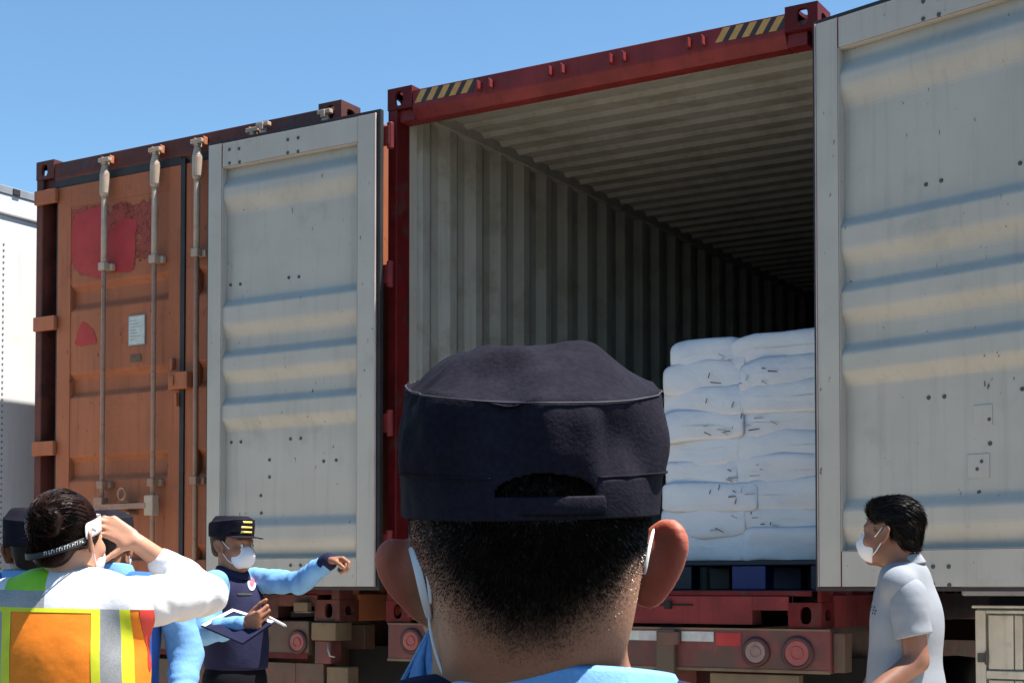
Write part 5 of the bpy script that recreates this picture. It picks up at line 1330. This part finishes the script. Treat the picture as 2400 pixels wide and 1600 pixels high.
bp_ += hand_prims(WL, F_, (.3,1,-.3), (0,.3,1), (.4,.5,.4)) + hand_prims(WR_, WR_ - ER, (0,-1,0), (0,0,1), (.4,.5,.4))
sdf_obj("body", bp_, .0052, mt['skindark'], pg, fine_z=1.2, smooth=1)
eyes(pg, hR, hc)
hp = [ell((0,-.020,.046), (.084,.102,.090)), ell((0,-.068,-.022), (.060,.042,.050), k=.03), ell((0,.040,.088), (.062,.046,.034), k=.03),
      ell((.078,.012,-.005), (.03,.030,.042), k=.012, op='s'), ell((-.078,.012,-.005), (.03,.030,.042), k=.012, op='s'), halfspace((0,.074,.040), (0,-1,.55), k=.012), halfspace((0,-.07,-.060), (0,-.15,1), k=.01)]
hg = sdf_obj("hair", tf(hp, hR, hc), .004, mt['hairslick'], pg, smooth=1)
m = MB(); rg = random.Random(6)
for i in range(120):
    x0 = rg.uniform(-.075, .075); ls = []
    for t in np.linspace(0, 1, 9):
        a = .55 + t*2.0; xx = x0*(1 - .25*t*t)
        k_ = math.sqrt(max(0, 1 - (xx/.086)**2)); q = V(xx, -.020 + .1035*k_*math.cos(a), .046 + .0915*k_*math.sin(a)); ls.append(Vector(hc + hR @ q))
    m.tube(ls, .0011, 5)
m.build("hair_locks", mt['hairslick'], hg, smooth=True)
def lay_back(p):
    q = (p - hc) @ hR; v = np.stack([q[:,0]*0, -1 + q[:,1]*4, -.15 + q[:,1]*6 - .6*(q[:,2] < .03)], 1); v /= np.linalg.norm(v, axis=1, keepdims=True); return v @ hR.T
strands("hair_strands", hg, lambda p: np.ones(len(p)), 11000, (.014, .024), .00045, pg, mt['hairslick'], 8, lay=lay_back, nk=.07, jit=.07, tang=True)
mask(pg, hR, hc)
sh = torso_prims(tc, tR, .010, .90, wr=(.003,9,9,5,8), hs=HS) + [ell(tc + tR @ V(0,-.01,0) + V(0,0,1.0*HS), (.160,.128,.20), tR, k=.06), ell(tc + tR @ V(0,-.03,0) + V(0,0,1.25*HS), (.14,.10,.16), tR, k=.06)]
sh += [cap(L(2105, 1352, 5.5), L(2129, 1350, 5.5), .058, .058, k=.05)]
so = sdf_obj("polo_shirt", sh, .0055, mt['polo'], pg, fine_z=1.1)
for S_, E_ in ((SL, EL), (SR, ER)):       # short sleeves with a flat hem
    ax = (E_ - S_)/np.linalg.norm(E_ - S_); q = S_ + (E_-S_)*.64; off_ = V(0, 0, .012)
    sv = sdf_obj("sleeve", [cap(S_ + V(0,0,-.005), S_ + (E_-S_)*.25, .066, .064, k=.02), cap(S_ + (E_-S_)*.2, S_ + (E_-S_)*.85, .062, .066, k=.03, wr=(.006, 14, 3, 2.5)), halfspace(q, -ax + tR @ V(0,.12,0), k=.003)], .004, mt['polo'], so)
cc = L(2117, 1318, 5.5)
band("collar", ring_pts(cc, tR @ rotx(-.22), .077, .080, -.024, 36), ring_pts(cc, tR @ rotx(-.22), .061, .064, .024, 36), mt['polo'], so, .005)
from mathutils.bvhtree import BVHTree
bv = BVHTree.FromPolygons([v.co for v in so.data.vertices], [p_.vertices for p_ in so.data.polygons])
m = MB(); oc_ = L(1200, 1372, 0.0)
for k, (px, py) in enumerate(((2041, 1428), (2044, 1421), (2047, 1429), (2050, 1422), (2053, 1430), (2046, 1436), (2051, 1437))):
    dr = L(px, py, 1.0) - oc_; dr /= np.linalg.norm(dr); h_ = bv.ray_cast(Vector(oc_), Vector(dr))
    if h_[0] is not None: m.cyl(h_[0] - h_[1]*.001, h_[0] + h_[1]*.0015, .0038, n=6)
m.build("chest_logo", mt['navy'], so)
sdf_obj("trousers", leg_prims(tc, rotz(1.12), .016) + [ell(tc + V(0,0,.93), (.17,.16,.13), k=.04)], .014, mt['blackcloth'], pg)
shoes(tc, rotz(1.12), pg, mt['shoe'])
